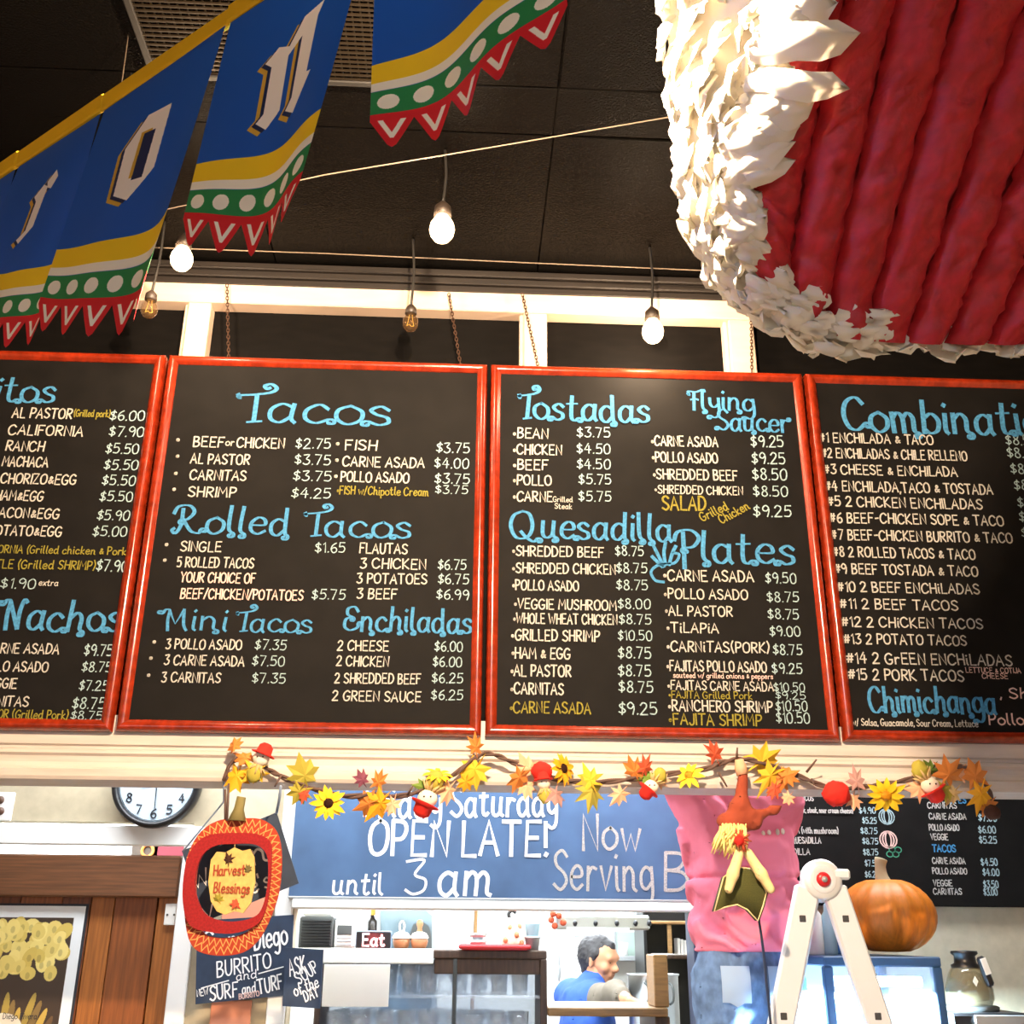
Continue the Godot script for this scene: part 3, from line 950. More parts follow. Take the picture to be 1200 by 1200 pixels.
func build_boards() -> void:
	var y0 := 1.62 + 0.543
	var y1 := 1.62 + 1.80
	var z := 0.009
	var gaps := [-2.105, -1.022, 0.06, 1.142, 2.225]
	var names := ["framed menu board at the left edge with the blue heading Nachos", "framed menu board headed Tacos, Rolled Tacos and Mini Tacos", "framed menu board headed Tostadas, Quesadilla and Plates", "framed menu board headed Combinations, below the pinata"]
	var bs := []
	for i in 4: bs.append(make_board(names[i], gaps[i] + 0.006, gaps[i + 1] - 0.006, y0 + 0.002 * i, y1 + 0.001 * i))
	var dot := "*"
	menu(bs[0], z, [
		["=Burritos", -98, 62, 468, 30], ["AL PASTOR", 14, 84, 489], ["~(Grilled pork)", 86, 129, 488, 8], ["$6.00", 128, 169, 492], ["CALIFORNIA", 9, 97, 509], ["$7.90", 127, 168, 511],
		["RANCH", 6, 51, 528], ["$5.50", 123, 162, 531], ["MACHACA", 2, 56, 546], ["$5.50", 121, 161, 550], ["CHORIZO&EGG", 0, 89, 566], ["$5.50", 119, 158, 568],
		["HAM&EGG", -6, 50, 586], ["$5.50", 116, 155, 587], ["BACON&EGG", -10, 69, 606], ["$5.90", 113, 151, 609], ["POTATO&EGG", -14, 72, 627], ["$5.00", 108, 148, 628],
		["~CALIFORNIA (Grilled chicken & Pork)", -32, 152, 647, 9], ["~CHIPOTLE (Grilled SHRIMP)", -40, 112, 665, 10], ["$7.90", 112, 149, 669, 13], ["$1.90", 0, 41, 689], ["extra", 45, 68, 686, 7],
		["=Nachos", 0, 139, 738, 36], ["CARNE ASADA", -18, 69, 765], ["$9.75", 98, 131, 768, 13], ["POLLO ASADO", -28, 56, 786], ["$8.75", 95, 130, 787], ["VEGGIE", -22, 19, 806], ["$7.25", 92, 126, 809],
		["CARNITAS", -32, 33, 827], ["$8.75", 84, 122, 830, 13], ["~AL PASTOR (Grilled Pork)", -46, 80, 841, 10], ["$8.75", 82, 119, 843, 10]])
	menu(bs[1], z, [
		["=Tacos", 277, 455, 494, 36], [dot, 207, 209.6, 520], ["BEEF", 226, 262, 523], ["or", 264, 274, 522, 8], ["CHICKEN", 277, 333, 524], ["$2.75", 346, 387, 525],
		[dot, 206, 208.6, 539], ["AL PASTOR", 223, 292, 543], ["$3.75", 345, 387, 544], [dot, 204, 206.6, 559], ["CARNITAS", 222, 288, 562], ["$3.75", 343, 388, 563], [dot, 202, 204.6, 578], ["SHRIMP", 220, 276, 581.6], ["$4.25", 341, 387, 583],
		[dot, 394, 396.6, 525], ["FISH", 404, 441, 527], ["$3.75", 511, 550, 530], [dot, 393, 395.6, 544], ["CARNE ASADA", 401, 497, 546], ["$4.00", 509, 549, 548], [dot, 392, 394.6, 563], ["POLLO ASADO", 399, 479, 564], ["$3.75", 509, 550, 566],
		["~*FISH w/Chipotle Cream", 395, 502, 579, 9.5], ["$3.75", 510, 548, 578, 9.5],
		["=Rolled", 203, 336, 624, 32], ["=Tacos", 356, 479, 628, 30], [dot, 193, 195.6, 643], ["SINGLE", 211, 259, 645.6], ["$1.65", 369, 404, 647], [dot, 191, 193.6, 661], ["5 ROLLED TACOS", 207, 297, 664], ["^YOUR CHOICE OF", 211, 299, 682], ["^BEEF/CHICKEN/POTATOES", 211, 355, 701], ["$5.75", 365, 404, 702],
		["FLAUTAS", 421, 477, 648], ["3 CHICKEN", 422, 499, 665.6], ["$6.75", 513, 546, 667], ["3 POTATOES", 418, 500, 683], ["$6.75", 513, 549, 684], ["3 BEEF", 418, 465, 701], ["$6.99", 511, 549, 702],
		["=Mini", 191, 264, 738, 26], ["=Tacos", 275, 364, 740, 25], ["=Enchiladas", 402, 551, 739, 28],
		[dot, 179, 181.6, 757], ["3 POLLO ASADO", 194, 283, 760], ["$7.35", 298, 335, 761], [dot, 175, 177.6, 776], ["3 CARNE ASADA", 192, 286, 779], ["$7.50", 295, 333, 780], [dot, 172, 174.6, 796], ["3 CARNITAS", 189, 258, 799], ["$7.35", 295, 334, 800],
		["2 CHEESE", 395, 455, 762], ["$6.00", 509, 542, 763], ["2 CHICKEN", 394, 455, 780], ["$6.00", 507, 541, 781], ["2 SHREDDED BEEF", 392, 493, 800], ["$6.25", 506, 542, 800], ["2 GREEN SAUCE", 389, 493, 821], ["$6.25", 505, 542, 820]])
	var b3 := [
		["=Tostadas", 607, 759, 491, 31], ["=Flying", 807, 883, 480, 24], ["=Saucer", 841, 924, 504, 24],
		["*BEAN", 602, 642, 513], ["$3.75", 676, 715, 512], ["*CHICKEN", 602, 658, 532], ["$4.50", 676, 715, 531], ["*BEEF", 602, 642, 550], ["$4.50", 676, 715, 549], ["*POLLO", 602, 646, 568], ["$5.75", 678, 716, 567], ["*CARNE", 602, 647, 587], ["Grilled", 648, 671, 588, 6], ["Steak", 650, 670, 596, 6], ["$5.75", 678, 716, 587],
		["*CARNE ASADA", 764, 841, 522], ["$9.25", 880, 918, 523, 13], ["*POLLO ASADO", 765, 841, 541], ["$9.25", 881, 920, 543, 13], ["*SHREDDED BEEF", 766, 864, 561], ["$8.50", 882, 922, 562, 13], ["*SHREDDED CHICKEN", 768, 870, 578, 9.5], ["$8.50", 883, 923, 581, 12], ["~SALAD", 776, 827, 597, 16], ["$9.25", 883, 927, 605, 13],
		["=Quesadilla", 598, 786, 630, 32], ["=Plates", 793, 929, 658, 36],
		["*SHREDDED BEEF", 601, 707, 651], ["$8.75", 721, 754, 651], ["*SHREDDED CHICKEN", 601, 721, 671], ["$8.75", 722, 758, 671], ["*POLLO ASADO", 601, 678, 691], ["$8.75", 722, 759, 691], ["*VEGGIE MUSHROOM", 603, 722, 713], ["$8.00", 724, 762, 713], ["*WHOLE WHEAT CHICKEN", 602, 723, 730], ["$8.75", 725, 763, 731], ["*GRILLED SHRIMP", 600, 702, 750, 12.5], ["$10.50", 724, 764, 750], ["*HAM & EGG", 600, 668, 771, 12.5], ["$8.75", 724, 763, 771, 13], ["*AL PASTOR", 599, 669, 792, 13], ["$8.75", 724, 763, 792, 13], ["*CARNITAS", 599, 660, 813, 13], ["$8.75", 725, 765, 811, 13], ["~*CARNE ASADA", 598, 692, 835, 13], ["$9.25", 725, 770, 837, 14],
		["*CARNE ASADA", 778, 883, 680, 12.5], ["$9.50", 897, 933, 683, 12], ["*POLLO ASADO", 779, 876, 701], ["$8.75", 899, 936, 705], ["*AL PASTOR", 780, 858, 721], ["$8.75", 900, 936, 725], ["*TiLAPiA", 782, 842, 741], ["$9.00", 902, 938, 745], ["*CARNiTAS(PORK)", 782, 901, 763, 12], ["$8.75", 906, 940, 767, 12], ["*FAJITAS POLLO ASADO", 782, 898, 786, 12], ["$9.25", 905, 940, 789, 12], ["^sauteed w/ grilled onions & peppers", 789, 905, 794, 6], ["*FAJITAS CARNE ASADA", 783, 906, 808, 10.5], ["$10.50", 907, 943, 810, 10], ["~*FAJITA Grilled Pork", 784, 881, 818, 8.5], ["$9.25", 909, 944, 819, 8.5], ["*RANCHERO SHRIMP", 784, 905, 833, 12.5], ["$10.50", 909, 946, 833, 12], ["~*FAJITA SHRIMP", 785, 892, 849, 13], ["$10.50", 910, 949, 847, 12.5]]
	menu(bs[2], z, b3)
	write(bs[2], z, "Grilled", 823, 854, 611, 10, M.chalk_yellow, 0, 597, 0.15)
	write(bs[2], z, "Chicken", 846, 879, 614, 10, M.chalk_yellow, 0, 596, 0.15)
	# the little blue flower flourish beside Plates
	var st := mb()
	for q in [[778, 664, 770, 648, 766, 640], [780, 662, 778, 648, 780, 636], [784, 662, 788, 648, 792, 640], [776, 664, 768, 656, 764, 652]]:
		var p := []
		for i in range(0, 6, 2):
			var w := at(q[i], q[i + 1], z)
			p.append(Vector2(w.x, w.y))
		ribbon(st, spline(p, 4), 0.011, Transform3D(Basis(), Vector3(0, 0, z)))
	var curl := []
	for q in [[778, 682], [768, 680], [763, 670], [772, 662], [790, 660], [796, 650], [788, 648]]:
		var w := at(q[0], q[1], z)
		curl.append(Vector2(w.x, w.y))
	ribbon(st, spline(curl, 5), 0.009, Transform3D(Basis(), Vector3(0, 0, z)))
	obj("chalk_flourish", done(st), M.chalk_blue, bs[2])
	menu(bs[3], z, [
		["=Combinations", 990, 1268, 504, 38], ["#1 ENCHILADA & TACO", 960, 1093, 518, 11], ["#2 ENCHILADAS & CHILE RELLENO", 963, 1132, 536, 11], ["#3 CHEESE & ENCHILADA", 965, 1121, 555, 11], ["#4 ENCHILADA,TACO & TOSTADA", 967, 1162, 575], ["#5 2 CHICKEN ENCHILADAS", 969, 1150, 593], ["#6 BEEF-CHICKEN SOPE & TACO", 972, 1175, 612], ["#7 BEEF-CHICKEN BURRITO & TACO", 974, 1185, 632], ["#8 2 ROLLED TACOS & TACO", 976, 1142, 652], ["#9 BEEF TOSTADA & TACO", 978, 1145, 672], ["#10 2 BEEF ENCHiLADAS", 981, 1147, 693], ["#11 2 BEEF TACOS", 984, 1122, 713], ["#12 2 CHiCKEN TACOS", 986, 1151, 734], ["#13 2 POTATO TACOS", 989, 1132, 754], ["#14 2 GrEEN ENCHiLADAS", 992, 1185, 777, 12.5], ["#15 2 PORK TACOS", 994, 1129, 796, 12.5], ["^LETTUCE & COTIJA", 1132, 1196, 788, 6], ["^CHEESE", 1151, 1181, 795, 6],
		["$8.50", 1179, 1216, 521], ["$8.50", 1181, 1218, 536], ["$8.50", 1185, 1222, 555], ["$8.50", 1189, 1226, 574], ["$8.50", 1193, 1230, 594], ["$8.50", 1195, 1232, 611], ["$8.50", 1198, 1235, 630],
		["=Chimichanga", 1020, 1166, 834, 30], ["^, Shrimp", 1172, 1250, 818, 12], ["^Pollo Asado", 1159, 1260, 849, 13], ["w/ Salsa, Guacamole, Sour Cream, Lettuce", 999, 1145, 850, 8]])
	# chains from the transom to the board tops
	for q in [[266, 333, 268, 420, "chain hanging from the transom to the Tacos board"], [526, 344, 540, 430, "short chain at the middle of the white transom bar"], [612, 344, 631, 432, "slanting chain over the white transom post above the Tostadas heading"], [880, 362, 881, 436, "chain beside the last transom post near the pinata"]]:
		chain(at(q[0], q[1], -0.012), at(q[2], q[3], -0.012), q[4])

func chain(a: Vector3, b: Vector3, label: String) -> void:
	var st := mb(true)
	var n := int((b - a).length() / 0.0125)
	var d := (b - a).normalized()
	for i in n:
		var c := a.lerp(b, (i + 0.5) / n)
		var f := frame_for(d)
		var side: Vector3 = f[0] if i % 2 else f[1]
		var pts := []
		for k in 10:
			var w := TAU * k / 10.0
			pts.append(c + d * cos(w) * 0.0095 + side * sin(w) * 0.0045)
		tube(st, pts, [0.0016], 5, true)
	tag(obj("chain", done(st), M.rust_chain), label, "chain", "board chains")

# ---------------------------------------------------------------- the tissue-paper pinata
func build_pinata() -> void:
	var d := ray(1040, 190)
	var o := EYE + d * 2.02
	var n := (-d + aim.x * 0.36 + aim.y * 0.05).normalized()
	var u := (aim.x - n * aim.x.dot(n)).normalized()
	var v := n.cross(u)
	var edge := []
	for q in [[945, -150], [915, -60], [893, 60], [872, 150], [858, 235], [868, 305], [900, 355], [955, 384], [1050, 393], [1200, 396], [1320, 380], [1420, 260], [1440, 60], [1340, -140], [1140, -215]]:
		var p := on_plane(q[0], q[1], o, n) - o
		edge.append(Vector2(p.dot(u), p.dot(v)))
	edge.append(edge[0])
	edge = spline(edge, 5)
	edge.pop_back()
	var mid := Vector2.ZERO
	for e in edge: mid += e / edge.size()
	var base := o - n * 0.2
	var t := thing("pinata", "huge red pinata with puffed crepe ribs and white tissue sides hanging below the ceiling", "pinata", base)
	var rings := 7
	var place := func(e: Vector2, f: float) -> Vector3:      # f from 0 at the red face to 1 at the back
		var grow := 1.0 + 0.05 * sin(f * PI) - 0.16 * f * f
		var w := mid + (e - mid) * grow + Vector2(-0.13 * sin(f * 2.4) * clampf((mid.x - e.x) / 0.25, 0.0, 1.0) * clampf(0.45 + e.y * 2.2, 0.0, 1.1), 0.0)
		var p: Vector3 = o + u * w.x + v * w.y - n * 0.36 * f
		return p + (u * (e.x - mid.x) + v * (e.y - mid.y)).normalized() * wobble.get_noise_3dv(p * 300.0) * 0.02
	var st := mb(true)
	for i in edge.size():
		var e: Vector2 = edge[i]
		var e2: Vector2 = edge[(i + 1) % edge.size()]
		for k in rings:
			var f := float(k) / rings
			var f2 := float(k + 1) / rings
			quad(st, place.call(e, f), place.call(e2, f), place.call(e2, f2), place.call(e, f2), u * (e.x - mid.x) + v * (e.y - mid.y))
		tri(st, place.call(e, 1.0), place.call(e2, 1.0), o + u * mid.x + v * mid.y - n * 0.36, -n)
	obj("side_wall", done(st), M.tissue_white, t)
	st = mb(true)
	for i in edge.size():
		tri(st, o + u * mid.x + v * mid.y - n * 0.02, place.call(edge[i], 0.03), place.call(edge[(i + 1) % edge.size()], 0.03), n)
	obj("face_backing", done(st), M.crepe_red, t)
	# puffed crepe ribs over the face
	var low := [[868, 300], [916, 368], [965, 392], [1012, 398], [1060, 401], [1108, 402], [1156, 403], [1204, 402], [1262, 395], [1325, 375], [1385, 320]]
	var high := [[930, -40], [1020, -110], [1100, -175], [1190, -195], [1275, -175], [1340, -130], [1385, -70], [1415, 0], [1430, 80], [1437, 150], [1425, 250]]
	for i in low.size() - 1:
		st = mb(true)
		var rows := 70
		var cols := 9
		var g := []
		for a in rows + 1:
			var row := []
			var s := float(a) / rows
			for c in cols + 1:
				var w := float(c) / cols
				var lx := lerpf(low[i][0], low[i + 1][0], w); var ly := lerpf(low[i][1], low[i + 1][1], w)
				var hx := lerpf(high[i][0], high[i + 1][0], w); var hy := lerpf(high[i][1], high[i + 1][1], w)
				var bend := sin(s * PI) * -8.0
				var p := on_plane(lerpf(lx, hx, s) + bend, lerpf(ly, hy, s), o, n)
				var puff := pow(sin(PI * w), 0.55)
				var rip := wobble.get_noise_3d(w * 26.0, s * 260.0 + i * 70.0, i * 9.0) * 0.016 + wobble.get_noise_3d(w * 70.0 + 90.0, s * 900.0, i * 19.0) * 0.011
				row.append(p + n * (puff * (0.034 + rip) - 0.004) + u * rip * 0.5)
			g.append(row)
		for a in rows:
			for c in cols:
				quad(st, g[a][c], g[a][c + 1], g[a + 1][c + 1], g[a + 1][c], n)
		obj("crepe_rib", done(st), M.crepe_red, t)
	# torn tissue tufts: over the edge of the face, and down the sides
	var m := edge.size()
	for i in m:
		var e: Vector2 = edge[i]
		var out: Vector3 = (u * (e.x - mid.x) + v * (e.y - mid.y)).normalized()
		var p: Vector3 = place.call(e, 0.0)
		var left: bool = out.dot(u) < -0.1
		if left:
			for k in 3:
				tuft(t, p + n * (0.03 - 0.008 * k) + v * rng.randf_range(-0.03, 0.03), (-out + v * rng.randf_range(0.1, 0.7) + n * 0.16), n, rng.randf_range(0.06, 0.12) * (1.5 if rng.randf() < 0.25 else 1.0) * clampf(0.9 + out.dot(v) * 1.1, 0.35, 1.0), rng.randf_range(0.02, 0.045))
		if left or out.dot(v) < -0.2:
			tuft(t, p, (out * rng.randf_range(0.5, 1.0) + n * rng.randf_range(-0.2, 0.6) + v * -0.2 + u * rng.randf_range(-0.4, 0.4)), out, rng.randf_range(0.025, 0.055), rng.randf_range(0.02, 0.035))
			for f0 in [0.12, 0.26, 0.42, 0.58, 0.76]:
				var f: float = f0 + rng.randf_range(-0.08, 0.08)
				tuft(t, place.call(e, f), (n * 1.0 + out * rng.randf_range(0.1, 0.45) + v * rng.randf_range(-0.4, 0.4)), out, rng.randf_range(0.045, 0.08), rng.randf_range(0.03, 0.05))
	st = mb(true)
	var knot: Vector3 = o + u * mid.x + v * mid.y - n * 0.2
	tube(st, [knot + Vector3(0, 0.3, 0), Vector3(knot.x, CEIL, knot.z)], [0.006], 6)
	obj("hanging_cord", done(st), M.wire_black, t)

func tuft(parent: Node, p: Vector3, dir: Vector3, up: Vector3, long: float, wide: float) -> void:
	dir = dir.normalized()
	var side := dir.cross(up).normalized()
	var nrm := side.cross(dir).normalized()
	var st := mb(true)
	var g := []
	var k := rng.randf() * 100.0
	for a in 6:
		var s := a / 5.0
		var half := wide * (0.35 + 1.2 * s) * sqrt(max(1.0 - s, 0.0)) * 1.25
		var row := []
		for c in 4:
			var w := c / 3.0 * 2.0 - 1.0
			var lift := sin(s * PI) * 0.25 * long - w * w * half * 0.5 + wobble.get_noise_3d(s * 120.0 + k, w * 60.0, k) * 0.018
			row.append(p + dir * (s - 0.15) * long + side * (w * half + wobble.get_noise_2d(s * 90.0, k * 7.0) * 0.01) + nrm * lift)
		g.append(row)
	for a in 5:
		for c in 3:
			quad(st, g[a][c], g[a][c + 1], g[a + 1][c + 1], g[a + 1][c], nrm)
	obj("tissue_tuft", done(st), M.tissue_white, parent)

# ---------------------------------------------------------------- blue pennants
func paint(im: Image, pts: Array, c: Color) -> void:          # fills a polygon given in pixels
	var lo := 1e9
	var hi := -1e9
	for p in pts:
		lo = min(lo, p.y)
		hi = max(hi, p.y)
	for y in range(max(0, int(lo)), min(im.get_height() - 1, int(hi) + 1) + 1):
		var xs := []
		var yy := y + 0.5
		for i in pts.size():
			var a: Vector2 = pts[i]
			var b: Vector2 = pts[(i + 1) % pts.size()]
			if (a.y <= yy) != (b.y <= yy): xs.append(a.x + (yy - a.y) / (b.y - a.y) * (b.x - a.x))
		xs.sort()
		for i in range(0, xs.size() - 1, 2):
			var x0: int = clamp(int(round(xs[i])), 0, im.get_width())
			var x1: int = clamp(int(round(xs[i + 1])), 0, im.get_width())
			if x1 > x0: im.fill_rect(Rect2i(x0, y, x1 - x0, 1), c)

func oval(im: Image, cx: float, cy: float, rx: float, ry: float, c: Color, turn := 0.0) -> void:
	var p := []
	for k in 24:
		var a := TAU * k / 24.0
		p.append(Vector2(cx, cy) + Vector2(cos(a) * rx, sin(a) * ry).rotated(turn))
	paint(im, p, c)

const GOTHIC := {
	"n": [[[.02, .32, .22, .2, .42, .25, .42, .86, .22, 1.0, .04, .92, .14, .84, .14, .38], [.36, .3, .62, .03, .98, .0, .9, .12, .9, .66, 1.0, .68, .74, .98, .54, .9, .64, .8, .64, .22, .42, .34]], []],
	"o": [[[.0, .32, .42, .0, 1.0, .0, .94, .7, .45, 1.0, .06, .9]], [[.36, .2, .64, .2, .6, .74, .34, .74]]],
	"r": [[[.22, .3, .5, .16, .7, .22, .64, .8, .2, 1.0, .05, .93, .34, .82, .38, .4], [.62, .14, .86, .0, 1.0, .12, .86, .28, .7, .24]], []],
	"": [[], []],
}

func pennant_print(letter: String) -> StandardMaterial3D:
	var w := 384
	var h := 640
	var im := Image.create(w, h, false, Image.FORMAT_RGB8)
	im.fill(Color8(6, 84, 190))
	var row := func(a: float, b: float, c: Color): im.fill_rect(Rect2i(0, int(a * h), w, int((b - a) * h)), c)
	row.call(0.66, 0.74, Color8(244, 206, 30))
	row.call(0.74, 0.775, Color8(244, 240, 230))
	row.call(0.775, 0.868, Color8(32, 134, 76))
	row.call(0.868, 1.0, Color8(214, 26, 40))
	for i in 6: oval(im, (i + 0.5) / 6.0 * w, 0.822 * h, w * 0.052, h * 0.029, Color8(246, 242, 232))
	for i in 5:
		var cx := (i + 0.5) / 5.0 * w
		for s in [-1.0, 1.0]: paint(im, [Vector2(cx + s * 0.066 * w, 0.893 * h), Vector2(cx + s * 0.04 * w, 0.893 * h), Vector2(cx - s * 0.006 * w, 0.95 * h), Vector2(cx - s * 0.006 * w, 0.964 * h), Vector2(cx + s * 0.008 * w, 0.964 * h)], Color8(246, 242, 232))
	var g: Array = GOTHIC[letter]
	var bw := 0.42 if letter == "n" else 0.31
	var shift := 0.07 if letter == "n" else 0.02
	var spot := func(q: Array, off: Vector2) -> Array:
		var out := []
		for i in range(0, q.size(), 2): out.append(Vector2((0.5 + shift - bw * 0.5 + q[i] * bw + off.x) * w, (0.19 + q[i + 1] * (0.38 if letter == "n" else 0.33) + off.y) * h))
		return out
	for pass_ in [[Vector2(-0.05, 0.018), Color8(206, 166, 60)], [Vector2(-0.024, 0.008), Color8(12, 34, 84)], [Vector2.ZERO, Color8(240, 236, 236)]]:
		for q in g[0]: paint(im, spot.call(q, pass_[0]), pass_[1])
		if pass_[0] == Vector2.ZERO:
			for q in g[1]:
				paint(im, spot.call(q, Vector2.ZERO), Color8(206, 166, 60))
				var k := []
				for p in spot.call(q, Vector2.ZERO): k.append(p + Vector2(0.025 * w, 0.01 * h))
				paint(im, k, Color8(12, 34, 84))
	var m := StandardMaterial3D.new()
	m.albedo_texture = ImageTexture.create_from_image(im)
	m.roughness = 0.7
	m.backlight_enabled = true
	m.backlight = Color(0.12, 0.12, 0.12)
	return m

func build_banners() -> void:
	var h := 2.97
	var hem := [[-60, 247], [21, 194], [121, 128], [268, 25], [438, -90], [645, -232]]
	var tops := []
	for q in hem: tops.append(at_height(q[0], q[1], h))
	var dir: Vector3 = (tops[5] - tops[0]).normalized()
	var face := dir.cross(Vector3.UP).normalized()      # towards the camera
	if face.dot(EYE - tops[2]) < 0.0: face = -face
	var t := thing("pennant_string", "string of blue lettered pennants on a yellow hem crossing the upper left", "banner", tops[2])
	var st := mb()
	for i in 5:
		var a: Vector3 = tops[i] - dir * 0.002
		var b: Vector3 = tops[i + 1] + dir * 0.002
		bx(st, Vector3(0, -0.006, -0.005), Vector3((b - a).length(), 0.032, 0.005), 0.003, Transform3D(Basis(dir, Vector3.UP, dir.cross(Vector3.UP)), a))
	obj("yellow_hem", done(st), M.pennant_yellow, t)
	var lows := [[[-130, 420], [-50, 410]], [[-45, 398], [28, 394]], [[43, 388], [163, 366]], [[208, 286], [360, 262]], [[428, 170], [680, 52]]]
	var letter := ["", "r", "o", "n", ""]
	for i in 5:
		var a: Vector3 = tops[i] + dir * 0.006
		var b: Vector3 = tops[i + 1] - dir * 0.006
		var c := on_plane(lows[i][1][0], lows[i][1][1], tops[2], face)
		var d := on_plane(lows[i][0][0], lows[i][0][1], tops[2], face)
		st = mb(true)
		var cols := 50
		var rows := 16
		var g := []
		for r in rows + 1:
			var line := []
			for k in cols + 1:
				var w := float(k) / cols
				var tooth: float = abs(fposmod(w * 5.0, 1.0) - 0.5) * 2.0
				var last := 0.895 + 0.105 * clampf((1.0 - tooth) * 1.12, 0.0, 1.0)
				var s := last * r / rows
				var p := a.lerp(b, w).lerp(d.lerp(c, w), s)
				p += Vector3.DOWN * sin(w * PI) * s * s * 0.022
				p += face * (0.02 * sin(w * PI * 1.3 + i) * s + 0.008 * sin(w * 9.0 + i * 2.0) * s) + face * 0.01 * s * s * pow(max(w - 0.72, 0.0) / 0.28, 2.0)
				line.append([p, Vector2(w, s)])
			g.append(line)
		for r in rows:
			for k in cols:
				var q := [g[r][k], g[r][k + 1], g[r + 1][k + 1], g[r + 1][k]]
				var flip: bool = (q[0][0] - q[2][0]).cross(q[0][0] - q[1][0]).dot(face) < 0.0
				for id in ([0, 2, 1, 0, 3, 2] if flip else [0, 1, 2, 0, 2, 3]):
					st.set_uv(q[id][1])
					st.add_vertex(q[id][0])
		obj("pennant", done(st), pennant_print(letter[i]), t)
	# grille in the ceiling above the pennants
	var gx0 := -0.9; var gx1 := -0.25; var gz0 := 0.87; var gz1 := 1.5
	var v := thing("ceiling_grille", "brassy wire grille set in the black ceiling behind the pennants", "grille", Vector3(gx0, CEIL - 0.03, gz0))
	st = mb()
	for e in [[gx0, gx1, gz0, gz0 + 0.02], [gx0, gx1, gz1 - 0.02, gz1], [gx0, gx0 + 0.02, gz0, gz1], [gx1 - 0.02, gx1, gz0, gz1]]:
		bx(st, Vector3(e[0], CEIL - 0.025, e[2]), Vector3(e[1], CEIL - 0.001, e[3]), 0.003)
	obj("frame", done(st), M.wire_black, v)
	st = mb()
	var x := gx0 + 0.02
	while x < gx1 - 0.02:
		bx(st, Vector3(x, CEIL - 0.016, gz0), Vector3(x + 0.004, CEIL - 0.012, gz1), 0.0)
		x += 0.022
	var z := gz0 + 0.02
	while z < gz1 - 0.02:
		bx(st, Vector3(gx0, CEIL - 0.021, z), Vector3(gx1, CEIL - 0.016, z + 0.005), 0.0)
		z += 0.016
	var mesh := obj("wire_mesh", done(st), M.vent_brass, v)
	mesh.set_meta("kind", "stuff")

# ---------------------------------------------------------------- flat things on planes of constant z
func pane(called: String, z: float, x0: float, y0: float, x1: float, y1: float, thick: float, m: Material, parent: Node = null, bevel := 0.002) -> MeshInstance3D:   # box whose front face spans two pixels
	var a := at(x0, y0, z)
	var b := at(x1, y1, z)
	return box(called, Vector3(a.x, a.y, z - thick), Vector3(b.x, b.y, z), m, parent, bevel)

func outline(z: float, pts: Array) -> PackedVector2Array:
	var p := PackedVector2Array()
	for i in range(0, pts.size(), 2):
		var w := at(pts[i], pts[i + 1], z)
		p.append(Vector2(w.x, w.y))
	return p

func cutout(called: String, z: float, thick: float, pts: Array, m: Material, parent: Node = null) -> MeshInstance3D:
	var st := mb()
	slab(st, outline(z, pts), z - thick, z)
	return obj(called, done(st), m, parent)

